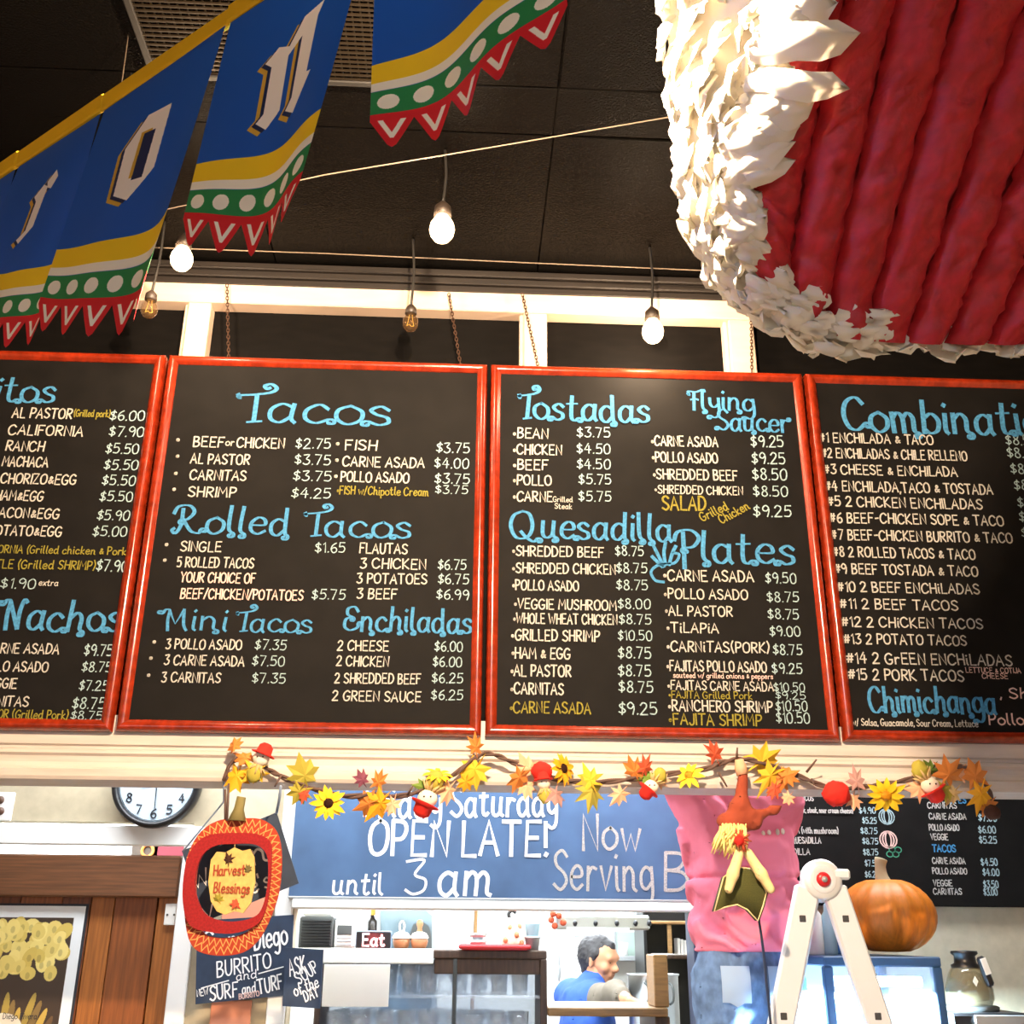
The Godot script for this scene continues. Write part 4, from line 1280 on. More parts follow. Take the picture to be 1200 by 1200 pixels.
func build_wall_left() -> void:
	# clock
	var z := WALL_Z + 0.045
	var c := at(184, 917, z)
	var s := step_of(c)
	var r := 50.0 * s
	var t := thing("wall_clock", "round black-rimmed wall clock half hidden behind the beam", "clock", c + Vector3(0, -r, -0.045))
	var st := mb(true)
	lathe(st, [[0.0, -0.045], [r, -0.045], [r * 1.03, -0.02], [r * 1.02, 0.012], [r * 0.97, 0.02], [r * 0.9, 0.014], [r * 0.88, -0.005]], 48, Transform3D(Basis(Vector3.RIGHT, PI / 2.0), c))
	obj("rim", done(st), M.black_plastic, t)
	st = mb()
	lathe(st, [[r * 0.9, -0.006], [0.0, -0.006]], 48, Transform3D(Basis(Vector3.RIGHT, PI / 2.0), c))
	obj("face", done(st), M.clock_face, t)
	for k in 12:
		var a := TAU * (k + 1) / 12.0
		var p := c + Vector3(sin(a), cos(a), 0) * r * 0.7 + Vector3(0, 0, -0.004)
		st = mb()
		var txt := str(k + 1)
		var wide := r * (0.12 if txt.length() == 1 else 0.2)
		letters(st, txt, wide, r * 0.2, r * 0.035, Transform3D(Basis(), p - Vector3(wide * 0.5, r * 0.1, 0)), 3, 4)
		obj("numeral", done(st), M.ink, t)
	st = mb()
	torus(st, c + Vector3(0, 0, -0.004), Vector3.BACK, r * 0.86, 0.0012, 48, 4)
	obj("minute_track", done(st), M.dark_grey, t)
	for q in [[PI * 0.99, 0.62, 0.018, "minute_hand"], [TAU * 8.5 / 12.0, 0.4, 0.024, "hour_hand"]]:
		st = mb()
		var d := Vector3(sin(q[0]), cos(q[0]), 0)
		var w: Vector3 = Vector3(d.y, -d.x, 0) * r * q[2]
		var e: Vector3 = c + Vector3(0, 0, 0.0)
		quad(st, e - d * r * 0.12 - w, e - d * r * 0.12 + w, e + d * r * q[1] + w * 0.5, e + d * r * q[1] - w * 0.5, Vector3.BACK)
		obj(q[3], done(st), M.ink, t)
	# outlet
	t = thing("wall_outlet", "white wall outlet plate at the left edge above the door", "outlet", at(4, 962, WALL_Z))
	pane("plate", WALL_Z + 0.012, -14, 928, 12, 962, 0.012, M.white_plastic, t, 0.004)
	for y in [938, 951]:
		st = mb(true)
		lathe(st, [[0.0, 0.016], [0.014, 0.016], [0.015, 0.011]], 14, Transform3D(Basis(Vector3.RIGHT, PI / 2.0), at(2, y, WALL_Z + 0.0)))
		obj("socket", done(st), M.outlet_brown, t)
	# door casing and pass-through casing
	struct("trim_2", _b(Vector3(-2.42, 1.915, WALL_Z - 0.02), Vector3(-0.955, 1.985, WALL_Z + 0.02), 0.004), M.kitchen_white)
	struct("trim_3", _b(Vector3(-1.022, 0, WALL_Z - 0.1), Vector3(-0.955, 1.915, WALL_Z + 0.02), 0.004), M.kitchen_white)
	struct("trim_4", _b(Vector3(-0.668, 0.9, WALL_Z - 0.1), Vector3(-0.605, 2.6, WALL_Z + 0.022), 0.004), M.kitchen_white)
	struct("trim_5", _b(Vector3(-0.605, 1.702, WALL_Z - 0.1), Vector3(0.9, 1.733, WALL_Z + 0.045), 0.004), M.kitchen_white)
	struct("trim_6", _b(Vector3(0.862, 0, WALL_Z - 0.11), Vector3(0.89, 1.78, WALL_Z + 0.03), 0.004), M.navy_paint)
	# half-height plank door standing in the opening
	z = WALL_Z - 0.03
	var door := thing("plank_door", "brown plank door with a heavy top rail in the left doorway", "door", Vector3(-1.7, 0, z))
	box("backing", Vector3(-2.38, 0.02, z - 0.045), Vector3(-1.03, 1.74, z - 0.03), M.rail_wood, door, 0.0)
	var edges := [-2.38, -2.2, -2.03, -1.9, -1.74, -1.6, -1.45, -1.345, -1.26, -1.105]
	for i in edges.size() - 1:
		box("plank", Vector3(edges[i] + 0.0015, 0.02, z - 0.03), Vector3(edges[i + 1] - 0.0015, 1.74, z), M["plank_%d" % [0, 2, 1, 0, 2, 0, 2, 1, 0][i]], door, 0.002)
	box("stile", Vector3(-1.1, 0.02, z - 0.03), Vector3(-1.026, 1.74, z + 0.008), M.plank_1, door, 0.003)
	box("top_rail", Vector3(-2.38, 1.735, z - 0.03), Vector3(-1.03, 1.882, z + 0.035), M.rail_wood, door, 0.006)
	var br := box("latch_plate", at(192, 1084, z + 0.012), at(207, 1059, z + 0.02), M.white_plastic, door, 0.002)
	st = mb(true)
	for p in [[196, 1072], [204, 1072]]: ball(st, at(p[0], p[1], z + 0.021), Vector3(0.004, 0.004, 0.003), 8, 5)
	obj("screw", done(st), M.dark_grey, door)
	# poster on the door: a plain picture of cream blossoms over a dark ground
	var w := 300
	var h := 420
	var im := Image.create(w, h, false, Image.FORMAT_RGB8)
	im.fill(Color8(228, 234, 236))
	im.fill_rect(Rect2i(26, 30, 250, 322), Color8(62, 48, 36))
	for i in 70:
		var fx := rng.randf_range(40, 262)
		var fy := rng.randf_range(44, 172)
		var cc := Color8(234, 216, 132).lerp(Color8(202, 176, 84), rng.randf())
		oval(im, fx, fy, rng.randf_range(12, 20), rng.randf_range(16, 26), cc, rng.randf_range(-0.6, 0.6))
		oval(im, fx, fy + 6, 5, 9, cc.darkened(0.15))
	for i in 16: oval(im, 50 + i * 13, 262 + (i % 4) * 18, 8, 46, [Color8(164, 142, 66), Color8(128, 104, 58), Color8(190, 160, 74), Color8(104, 78, 48)][i % 4], (i - 8) * 0.05)
	oval(im, 150, 300, 46, 34, Color8(222, 214, 196))
	oval(im, 150, 325, 62, 16, Color8(94, 62, 40))
	var pm := StandardMaterial3D.new()
	pm.albedo_texture = ImageTexture.create_from_image(im)
	pm.roughness = 0.5
	var a := at(101, 1062, z + 0.006)
	var x0 := a.x - 0.47
	var y0 := a.y - 0.56
	var ps := thing("poster", "white-bordered poster of cream blossoms on the plank door", "poster", Vector3((x0 + a.x) * 0.5, y0, z + 0.004))
	box("backing", Vector3(x0 - 0.006, y0 - 0.006, z + 0.0005), Vector3(a.x + 0.008, a.y + 0.008, z + 0.004), M.ink, ps, 0.001)
	st = mb()
	for q in [[0, 0], [1, 0], [1, 1], [0, 0], [1, 1], [0, 1]]:
		st.set_uv(Vector2(q[0], q[1]))
		st.add_vertex(Vector3(lerpf(x0, a.x, q[0]), lerpf(a.y, y0, q[1]), z + 0.006))
	obj("print", done(st), pm, ps)
	write(ps, z + 0.0075, "Diego Rivera", 3, 43, 1194, 7, M.ink, 3, -1.0, 0.12, "caption")
	# bright room beyond: a red picture on the wall seen over the door
	var fz := -2.9
	t = thing("wall_picture", "red and brown picture seen over the plank door", "picture", at(190, 1010, fz))
	pane("red_panel", fz, 182, 975, 216, 1030, 0.03, M.poster_red, t)
	pane("brown_panel", fz, 157, 975, 181, 1030, 0.03, M.poster_dark, t)
	st = mb(true)
	torus(st, at(173, 997, fz + 0.005), Vector3.BACK, 0.03, 0.008, 16, 6)
	obj("rosette", done(st), M.leaf_orange, t)
	struct("wall_hall", _b(Vector3(-3.6, 0, -3.1), Vector3(-1.0, 2.8, -2.94)), M.kitchen_white)
	# chalk signs between the door and the pass-through
	z = WALL_Z + 0.03
	var sg := thing("chalk_sign", "navy chalk sign advertising burritos with surf and turf below the felt pumpkin", "sign", at(288, 1176, z))
	cutout("panel", z, 0.012, [231, 1079, 344, 1072, 340, 1166, 229, 1177], M.sign_navy, sg)
	var zz := z + 0.001
	write(sg, zz, "San", 238, 280, 1118, 26, M.marker_white, 0, 1113, 0.1, "lettering")
	write(sg, zz, "Diego", 298, 337, 1113, 26, M.marker_white, 0, 1106, 0.1, "lettering")
	write(sg, zz, "BURRITO", 254, 318, 1145, 18, M.marker_white, 0, 1134, 0.11, "lettering")
	write(sg, zz, "and", 277, 301, 1149, 10, M.marker_white, 0, 1146, 0.13, "lettering")
	write(sg, zz, "NEW", 231, 244, 1168, 8, M.marker_white, 0, 1165, 0.16, "lettering")
	write(sg, zz, "SURF", 246, 279, 1173, 17, M.marker_white, 0, 1167, 0.12, "lettering")
	write(sg, zz, "and", 284, 300, 1165, 12, M.marker_white, 0, 1162, 0.13, "lettering")
	write(sg, zz, "TURF", 303, 332, 1165, 17, M.marker_white, 0, 1158, 0.12, "lettering")
	write(sg, zz, "BURRITO", 280, 304, 1171, 6, M.chalk_pink, 0, 1167, 0.2, "lettering")
	for q in [[236, 1158, 268, 1149], [303, 1141, 332, 1133]]:
		st = mb()
		var pa := at(q[0], q[1], zz); var pb := at(q[2], q[3], zz)
		ribbon(st, [Vector2(pa.x, pa.y), Vector2(pb.x, pb.y)], 0.004, Transform3D(Basis(), Vector3(0, 0, zz)))
		obj("underline", done(st), M.marker_white, sg)
	z = WALL_Z + 0.06
	sg = thing("chalk_sign", "small navy chalk sign asking about the soup of the day", "sign", at(352, 1180, z))
	cutout("panel", z, 0.012, [335, 1110, 379, 1113, 375, 1182, 331, 1179], M.sign_navy, sg)
	zz = z + 0.001
	write(sg, zz, "ASK", 340, 359, 1144, 20, M.marker_white, 0, 1139, 0.1, "lettering")
	write(sg, zz, "SOUP", 350, 374, 1154, 15, M.marker_white, 0, 1138, 0.11, "lettering")
	write(sg, zz, "of the", 346, 374, 1168, 14, M.marker_white, 0, 1156, 0.11, "lettering")
	write(sg, zz, "DAY", 358, 374, 1174, 13, M.marker_white, 0, 1167, 0.12, "lettering")
	tag(pane("paper_note", WALL_Z + 0.012, 248, 1172, 290, 1230, 0.01, M.salmon_paper), "salmon paper note on the wall below the burrito sign", "note")
	tag(pane("paper_note", WALL_Z + 0.022, 262, 1050, 316, 1082, 0.01, M.salmon_paper), "salmon paper note seen through the felt pumpkin ring", "note")
	# hall side: the big blue chalkboard on the header
	z = WALL_Z + 0.03
	var bb := thing("chalkboard", "wide blue chalkboard announcing late opening under the beam", "chalkboard", at(580, 1052, z))
	var q0 := at(338, 1050, z); var q1 := at(814, 1053, z)
	box("panel", Vector3(q0.x, q0.y, z - 0.02), Vector3(q1.x, 2.32, z), M.board_blue, bb, 0.002)
	box("bottom_ledge", Vector3(q0.x, q0.y - 0.009, z - 0.02), Vector3(q1.x, q0.y, z + 0.008), M.steel_dull, bb, 0.002)
	zz = z + 0.001
	var wr := func(txt, xa, xb, y, hh, wt, m = M.marker_white): write(bb, zz, txt, xa, xb, y, hh, m, 0, -1.0, wt, "chalk_line")
	wr.call("Friday", 426, 516, 957, 36, 0.11)
	wr.call("Saturday", 528, 652, 956, 35, 0.11)
	wr.call("OPEN LATE!", 431, 641, 1001, 40, 0.12)
	wr.call("until", 389, 448, 1047, 25, 0.13)
	wr.call("3", 474, 499, 1047, 40, 0.08)
	wr.call("am", 513, 575, 1048, 44, 0.11)
	wr.call("Now", 682, 750, 996, 42, 0.09, M.chalk_white)
	wr.call("Serving", 648, 765, 1043, 46, 0.08, M.chalk_white)
	wr.call("B", 777, 806, 1043, 44, 0.09, M.chalk_white)

# ---------------------------------------------------------------- pass-through: rack of glasses, shelf things
func goblet(kind: int, m: Material) -> Array:
	match kind:
		0: return [[0.0, 0.0], [0.028, 0.0], [0.03, 0.004], [0.036, 0.11], [0.0345, 0.11], [0.028, 0.008], [0.0, 0.008]]
		1: return [[0.0, 0.0], [0.028, 0.0], [0.026, 0.004], [0.006, 0.007], [0.005, 0.036], [0.02, 0.046], [0.034, 0.066], [0.032, 0.108], [0.03, 0.108], [0.031, 0.068], [0.0, 0.046]]
		_: return [[0.0, 0.0], [0.032, 0.0], [0.03, 0.005], [0.01, 0.012], [0.008, 0.03], [0.03, 0.06], [0.05, 0.1], [0.048, 0.1], [0.028, 0.062], [0.0, 0.034]]

func build_pass_through() -> void:
	var z := RACK_Z
	var a := at(372, 1125, z)
	var b := at(641, 1125, z)
	var top := at(500, 1113, z).y
	var d := 0.32
	var t := thing("glass_rack", "dark wooden rack of drinking glasses below the blue chalkboard", "rack", Vector3((a.x + b.x) * 0.5, 0.92, z - d * 0.5))
	box("top_board", Vector3(a.x - 0.08, top - 0.03, z - d), Vector3(b.x, top, z), M.dark_wood, t)
	box("white_edge", Vector3(a.x - 0.08, top - 0.05, z), Vector3(at(508, 1120, z).x, top + 0.004, z + 0.012), M.white_plastic, t)
	box("side_panel", Vector3(a.x, 0.92, z - d), Vector3(a.x + 0.022, top - 0.03, z), M.dark_wood, t)
	box("side_panel", Vector3(b.x - 0.026, 0.92, z - d), Vector3(b.x, top - 0.03, z), M.dark_wood, t)
	box("centre_post", Vector3(at(533, 1150, z).x - 0.008, 0.92, z - 0.02), Vector3(at(533, 1150, z).x + 0.008, top - 0.03, z), M.dark_grey, t)
	box("front_rail", Vector3(at(508, 1150, z).x, top - 0.085, z - 0.02), Vector3(b.x - 0.026, top - 0.03, z - 0.004), M.dark_wood, t)
	box("back_panel", Vector3(a.x + 0.022, 0.92, z - d), Vector3(b.x - 0.026, top - 0.031, z - d + 0.012), M.rack_pane, t, 0.0)
	var sh1 := at(500, 1166, z).y
	box("shelf", Vector3(a.x + 0.022, sh1 - 0.012, z - d), Vector3(b.x - 0.026, sh1, z - 0.01), M.clear_glass, t, 0.002)
	box("shelf", Vector3(a.x + 0.022, sh1 - 0.182, z - d), Vector3(b.x - 0.026, sh1 - 0.17, z - 0.01), M.steel_dull, t, 0.002)
	var pp := pane("paper_sheet", z + 0.016, 380, 1130, 455, 1180, 0.003, M.paper)
	tag(pp, "blank white sheet hung on the front of the glass rack", "sheet")
	# glasses, one by one
	var proto := []
	for k in 3:
		var st := mb(true)
		lathe(st, goblet(k, null), 14)
		var o := obj(["tumbler", "wine_glass", "margarita_glass"][k], done(st), M.clear_glass)
		tag(o, "", "glass", "glasses in the wooden rack")
		proto.append(o)
	var firsts := [true, true, true]
	var label := ["clear tumbler", "stemmed wine glass", "wide margarita glass"]
	for row in [[sh1, 0], [sh1 - 0.17, 1]]:
		for deep in 3:
			var x: float = a.x + 0.07 + deep * 0.02
			var n := 0
			while x < b.x - 0.085:
				var k: int = [0, 1, 2, 1, 0][(n + deep * 2 + row[1]) % 5]
				var p := Vector3(x, row[0] + 0.0005, z - 0.085 - deep * 0.085)
				if abs(x - at(533, 1150, z).x) > 0.062 or deep > 0:
					var which := "%s, %s from the left in the %s row of the %s rack shelf" % [label[k], ["first", "second", "third", "fourth", "fifth", "sixth", "seventh", "eighth", "ninth", "tenth", "eleventh", "twelfth", "thirteenth"][n], ["front", "middle", "back"][deep], ["upper", "lower"][row[1]]]
					if firsts[k]:
						proto[k].position = p
						proto[k].set_meta("label", which)
						firsts[k] = false
					else: copy(proto[k], p, which)
				x += [0.08, 0.082, 0.108][k] * 0.5 + [0.08, 0.082, 0.108][[0, 1, 2, 1, 0][(n + 1 + deep * 2 + row[1]) % 5]] * 0.5
				n += 1
	# things standing on the rack
	z = RACK_Z - 0.08
	var y := top + 0.0005
	var put := func(px: float) -> Vector3: return Vector3(at(px, 1112, z).x, y, z)
	var p: Vector3 = put.call(371)
	t = thing("speaker_box", "dark grey slatted speaker box at the left end of the rack", "speaker", p)
	box("cabinet", p + Vector3(-0.066, 0, -0.06), p + Vector3(0.066, 0.115, 0.05), M.dark_grey, t, 0.006)
	for k in 9: box("slat", p + Vector3(-0.056, 0.012 + k * 0.0105, 0.05), p + Vector3(0.056, 0.018 + k * 0.0105, 0.056), M.black_plastic, t, 0.001)
	box("top_box", p + Vector3(-0.06, 0.1155, -0.05), p + Vector3(0.06, 0.155, 0.03), M.white_plastic, t, 0.01)
	p = put.call(404)
	t = thing("label_printer", "small white printer with a grey window beside the speaker box", "printer", p)
	box("body", p + Vector3(-0.038, 0, -0.05), p + Vector3(0.038, 0.11, 0.05), M.white_plastic, t, 0.008)
	box("window", p + Vector3(-0.028, 0.05, 0.05), p + Vector3(0.028, 0.085, 0.053), M.dark_grey, t, 0.001)
	for k in 3: box("slot", p + Vector3(-0.028, 0.012 + k * 0.012, 0.05), p + Vector3(0.028, 0.017 + k * 0.012, 0.052), M.steel_dull, t, 0.0005)
	p = put.call(438) + Vector3(0, 0, 0.05)
	t = thing("neon_sign", "small black sign with the red glowing word Eat", "sign", p)
	box("panel", p + Vector3(-0.066, 0, -0.02), p + Vector3(0.066, 0.062, 0.0), M.black_plastic, t, 0.003)
	box("border", p + Vector3(-0.069, -0.0003, -0.025), p + Vector3(0.069, 0.066, -0.02), M.ribbon_blue, t, 0.002)
	var st := mb(true)
	letters(st, "Eat", 0.085, 0.042, 0.008, Transform3D(Basis(), p + Vector3(-0.042, 0.012, 0.001)), 3, 5)
	obj("neon_word", done(st), M.neon_red, t)
	lamp_omni(t, p + Vector3(0, 0.035, 0.03), Color(1.0, 0.3, 0.3), 0.01, 0.03)
	for q in [[470, "tan lidded condiment jar with a wire loop beside the Eat sign"], [491, "tan lidded condiment jar with a brown knob beside the Eat sign"]]:
		p = put.call(q[0])
		t = thing("condiment_jar", q[1], "jar", p, "condiment jars on the rack")
		st = mb(true)
		lathe(st, [[0.0, 0.0], [0.024, 0.0], [0.03, 0.012], [0.034, 0.03], [0.03, 0.04], [0.0, 0.04]], 18, Transform3D(Basis(), p))
		obj("body", done(st), M.ceramic_brown, t)
		st = mb(true)
		lathe(st, [[0.035, 0.038], [0.036, 0.044], [0.026, 0.058], [0.01, 0.064], [0.0, 0.065]], 18, Transform3D(Basis(), p))
		obj("lid", done(st), M.ceramic_cream, t)
		st = mb(true)
		if q[0] == 470: torus(st, p + Vector3(0, 0.082, 0), Vector3.BACK, 0.014, 0.004, 16, 6, Vector3(0.7, 1.4, 1))
		else: lathe(st, [[0.012, 0.063], [0.008, 0.075], [0.014, 0.092], [0.01, 0.106], [0.0, 0.108]], 14, Transform3D(Basis(), p))
		obj("knob", done(st), M.ceramic_cream if q[0] == 470 else M.ceramic_brown, t)
	p = put.call(579)
	t = thing("serving_tray", "red plastic tray lying on the glass rack", "tray", p)
	st = mb(true)
	var hw := 0.125
	var tp := poly([-hw, -0.09, hw, -0.09, hw, 0.09, -hw, 0.09])
	slab(st, tp, 0.0, 0.005, Transform3D(Basis(Vector3.RIGHT, -PI / 2.0), p))
	obj("base", done(st), M.red_plastic, t)
	for e in [[Vector3(-hw - 0.014, 0.003, 0.076), Vector3(hw + 0.014, 0.02, 0.104)], [Vector3(-hw - 0.014, 0.003, -0.104), Vector3(hw + 0.014, 0.02, -0.09)], [Vector3(-hw - 0.014, 0.003, -0.09), Vector3(-hw, 0.02, 0.09)], [Vector3(hw, 0.003, -0.09), Vector3(hw + 0.014, 0.02, 0.09)]]:
		box("rim", p + e[0], p + e[1], M.red_plastic, t, 0.006)
	var tray_y := y + 0.0056
	for q in [[560, 0.034, "upper", 0.026], [560, 0.034, "lower", 0.0]]:
		p = Vector3(at(q[0], 1110, z).x, tray_y + q[3], z)
		st = mb(true)
		lathe(st, [[0.0, 0.0], [0.016, 0.0], [0.03, 0.014], [0.036, 0.03], [0.033, 0.03], [0.027, 0.016], [0.0, 0.005]], 18, Transform3D(Basis(), p))
		tag(obj("small_bowl", done(st), M.steel), "%s of two small grey bowls stacked on the red tray" % q[2], "bowl", "bowls on the red tray")
	p = Vector3(at(601, 1110, z).x, tray_y, z)
	t = thing("spotted_pitcher", "cream pitcher with brown spots and dark spout on the red tray", "pitcher", p)
	st = mb(true)
	lathe(st, [[0.0, 0.0], [0.036, 0.0], [0.046, 0.02], [0.048, 0.055], [0.038, 0.085], [0.026, 0.1], [0.028, 0.112], [0.0, 0.108]], 22, Transform3D(Basis(), p))
	obj("body", done(st), M.ceramic_cream, t)
	for q in [[-0.03, 0.03, 0.036], [0.012, 0.05, 0.045], [0.03, 0.02, 0.034], [-0.012, 0.075, 0.036], [0.022, 0.08, 0.03]]:
		st = mb(true)
		ball(st, p + Vector3(q[0], q[1], q[2]), Vector3(0.011, 0.012, 0.008), 10, 6)
		obj("spot", done(st), M.ceramic_brown, t)
	st = mb(true)
	tube(st, spline([p + Vector3(-0.01, 0.106, 0), p + Vector3(-0.018, 0.125, 0), p + Vector3(-0.004, 0.14, 0), p + Vector3(0.012, 0.13, 0)], 4), [0.007], 8)
	obj("spout", done(st), M.black_plastic, t)
	for q in [[624, 0.0, 0.05, M.steel_dull, "grey plastic tub at the right end of the rack top"], [624, 0.0505, 0.05, M.pale_blue, "pale blue tub stacked on the grey tub at the end of the rack top"]]:
		p = put.call(q[0]) + Vector3(0.0, q[1], 0.0)
		st = mb(true)
		lathe(st, [[0.0, 0.0], [0.024, 0.0], [0.03, q[2] - 0.008], [0.033, q[2] - 0.006], [0.033, q[2]], [0.0, q[2]]], 18, Transform3D(Basis(), p))
		tag(obj("plastic_tub", done(st), q[3]), q[4], "tub", "tubs on the rack")
	# wooden counter and divider beside the rack
	z = RACK_Z
	t = thing("pass_counter", "wooden pass-through counter below the cook", "counter", Vector3(0.58, 0.92, z - 0.2))
	var y1 := at(700, 1181, z).y
	box("counter_top", Vector3(b.x + 0.002, y1 - 0.03, z - 0.42), Vector3(at(783, 1181, z).x, y1, z), M.counter_wood, t)
	box("side_panel", Vector3(at(768, 1150, z).x, y1 + 0.0005, z - 0.2), Vector3(at(785, 1150, z).x, at(770, 1119, z).y, z - 0.03), M.counter_wood, t)
	box("leg_panel", Vector3(at(768, 1150, z).x, 0.92, z - 0.42), Vector3(at(785, 1150, z).x, y1 - 0.031, z - 0.03), M.dark_wood, t)
	box("end_shelf", Vector3(at(785, 1150, z).x, at(770, 1124, z).y, z - 0.42), Vector3(at(809, 1150, z).x, at(770, 1119, z).y, z - 0.03), M.dark_wood, t)
	struct("sill_pass", _b(Vector3(-0.6, 0.9, -1.7), Vector3(0.87, 0.92, -0.98), 0.004), M.counter_wood)

# ---------------------------------------------------------------- kitchen beyond the pass-through
func build_kitchen() -> void:
	var z := -4.95
	# heat-lamp bar
	z = -3.7
	var t := thing("heat_lamp_bar", "steel heat-lamp bar with a row of knobs hanging in the kitchen", "lamp bar", at(705, 1092, z))
	pane("housing", z, 652, 1072, 762, 1090, 0.14, M.steel, t, 0.01)
	pane("lower_lip", z + 0.02, 664, 1087, 738, 1092, 0.1, M.white_plastic, t, 0.004)
	var st := mb(true)
	for p in [[646, 1078], [650, 1085], [655, 1073], [660, 1081], [648, 1071]]: ball(st, at(p[0], p[1], z + 0.03), Vector3(0.02, 0.02, 0.02), 8, 6)
	obj("bracket", done(st), M.leaf_rust, t)
	for x in [674, 698, 723, 745, 761]:
		st = mb(true)
		ball(st, at(x, 1082, z + 0.012), Vector3(0.014, 0.018, 0.016), 10, 6)
		obj("knob", done(st), M.black_plastic, t)
	for x in [670, 745]:
		st = mb(true)
		var p := at(x, 1072, z - 0.06)
		tube(st, [p, Vector3(p.x, 2.76, p.z)], [0.008], 6)
		obj("rod", done(st), M.steel_dull, t)
	st = mb(true)
	var lp := at(655, 1090, z)
	tube(st, [lp, at(655, 1148, z)], [0.006], 6)
	ball(st, at(655, 1140, z), Vector3(0.012, 0.05, 0.012), 8, 6)
	tag(obj("hanging_ladle", done(st), M.steel_dull), "thin steel ladle hanging below the left end of the heat-lamp bar", "ladle")
	# wire rack at the back
	z = -4.7
	t = thing("wire_rack", "white wire rack behind the cook's head", "rack", at(680, 1175, z))
	for x in [672, 690]:
		st = mb(true)
		var p := at(x, 1095, z)
		tube(st, [Vector3(p.x, 0.0, z), p], [0.009], 6)
		obj("post", done(st), M.steel_dull, t)
	for y in [1097, 1110, 1123, 1137]:
		st = mb(true)
		tube(st, [at(671, y, z), at(691, y, z)], [0.006], 6)
		obj("wire_shelf", done(st), M.steel_dull, t)
	# back shelf with cup and glass panel
	z = -4.8
	t = thing("wall_shelf", "grey steel shelf on the kitchen back wall", "shelf", at(735, 1127, z))
	box("board", at(692, 1126, z), at(800, 1121, z) + Vector3(0, 0, -0.24), M.steel_dull, t, 0.004)
	for x in [700, 770]:
		var p := at(x, 1126, z)
		box("bracket", p + Vector3(-0.01, -0.1, -0.24), p + Vector3(0.01, 0, -0.2), M.dark_grey, t, 0.002)
	t = thing("glass_screen", "greenish glass panel leaning behind the cook above the steel shelf", "panel", at(740, 1120, z - 0.2))
	pane("glass", z - 0.2, 722, 1092, 756, 1120.5, 0.02, M.glass_block, t)
	pane("edge", z - 0.19, 720, 1092, 723, 1120.5, 0.03, M.steel_dull, t)
	st = mb(true)
	var cp := at(731, 1120.8, z - 0.1)
	lathe(st, [[0.0, 0.0], [0.028, 0.0], [0.035, 0.09], [0.031, 0.09], [0.025, 0.01], [0.0, 0.01]], 16, Transform3D(Basis(), cp))
	tag(obj("paper_cup", done(st), M.white_plastic), "white cup on the steel shelf right of the cook's head", "cup")
	# dark cabinet
	z = -4.2
	t = thing("open_cabinet", "dark open cabinet with a pale wooden shelf at the right of the kitchen", "cabinet", Vector3(at(790, 1150, z).x, 0, z - 0.2))
	var ca := at(757, 1068, z)
	var cb := at(822, 1068, z)
	box("back_panel", Vector3(ca.x, 0, z - 0.4), Vector3(cb.x, 2.1, z - 0.37), M.black_plastic, t)
	box("side_panel", Vector3(ca.x - 0.02, 0, z - 0.4), Vector3(ca.x, 2.1, z), M.black_plastic, t)
	box("side_panel", Vector3(cb.x, 0, z - 0.4), Vector3(cb.x + 0.02, 2.1, z), M.black_plastic, t)
	box("shelf", Vector3(ca.x, at(780, 1083, z).y, z - 0.37), Vector3(cb.x, at(780, 1079, z).y, z), M.counter_wood, t)
	box("shelf", Vector3(ca.x, at(780, 1123, z).y, z - 0.37), Vector3(cb.x, at(780, 1119, z).y, z - 0.02), M.counter_wood, t)
	box("post", Vector3(at(783, 1100, z).x, at(780, 1119, z).y, z - 0.04), Vector3(at(788, 1100, z).x, at(780, 1083, z).y, z - 0.01), M.counter_wood, t)
	for k in 3:
		var p := at(796 + k * 4, 1119, z - 0.1)
		p.y = at(780, 1119, z).y
		tag(box("binder", p + Vector3(-0.009, 0.0005, -0.12), p + Vector3(0.009, 0.1 - k * 0.006, 0), M.paper, null, 0.002), ["leftmost of three white binders on the cabinet shelf", "middle of three white binders on the cabinet shelf", "rightmost of three white binders on the cabinet shelf"][k], "binder", "binders on the cabinet shelf")
	# dark mirror and bottle seen above the rack
	z = -2.6
	t = thing("wall_mirror", "dark arched mirror panel behind the condiment jars", "mirror", at(470, 1118, z))
	cutout("frame", z, 0.03, [424, 1200, 424, 1066, 432, 1062, 502, 1062, 512, 1070, 512, 1200], M.steel_dull, t)
	cutout("glass", z + 0.006, 0.01, [446, 1200, 446, 1067, 499, 1067, 506, 1073, 506, 1200], M.mirror_dark, t)
	st = mb()
	slab(st, outline(z + 0.01, [478, 1200, 479, 1098, 484, 1084, 493, 1078, 503, 1086, 506, 1100, 506, 1200]), z + 0.006, z + 0.02)
	obj("arch", done(st), M.dark_grey, t)
	box("cabinet_body", Vector3(at(424, 1150, z).x, 0, z - 0.3), Vector3(at(512, 1150, z).x, at(440, 1150, z).y, z - 0.03), M.kitchen_white, t)
	z = -1.45
	st = mb(true)
	var bp := at(435, 1112, z)
	t = thing("dark_bottle", "black bottle with a gold neck standing behind the Eat sign", "bottle", Vector3(bp.x, at(500, 1113, RACK_Z).y, z))
	bp.y = at(500, 1113, RACK_Z).y + 0.0005
	lathe(st, [[0.0, 0.0], [0.018, 0.0], [0.019, 0.01], [0.019, 0.1], [0.009, 0.125], [0.0, 0.126]], 14, Transform3D(Basis(), bp))
	obj("body", done(st), M.bottle_black, t)
	st = mb(true)
	lathe(st, [[0.009, 0.122], [0.009, 0.15], [0.011, 0.152], [0.011, 0.165], [0.0, 0.166]], 12, Transform3D(Basis(), bp))
	obj("neck_foil", done(st), M.gold_label, t)
	# wooden pole leaning at the back
	st = mb(true)
	tube(st, [Vector3(at(556, 1064, -4.9).x - 0.03, 0.0, -4.8), at(558, 1064, -4.95)], [0.014], 8)
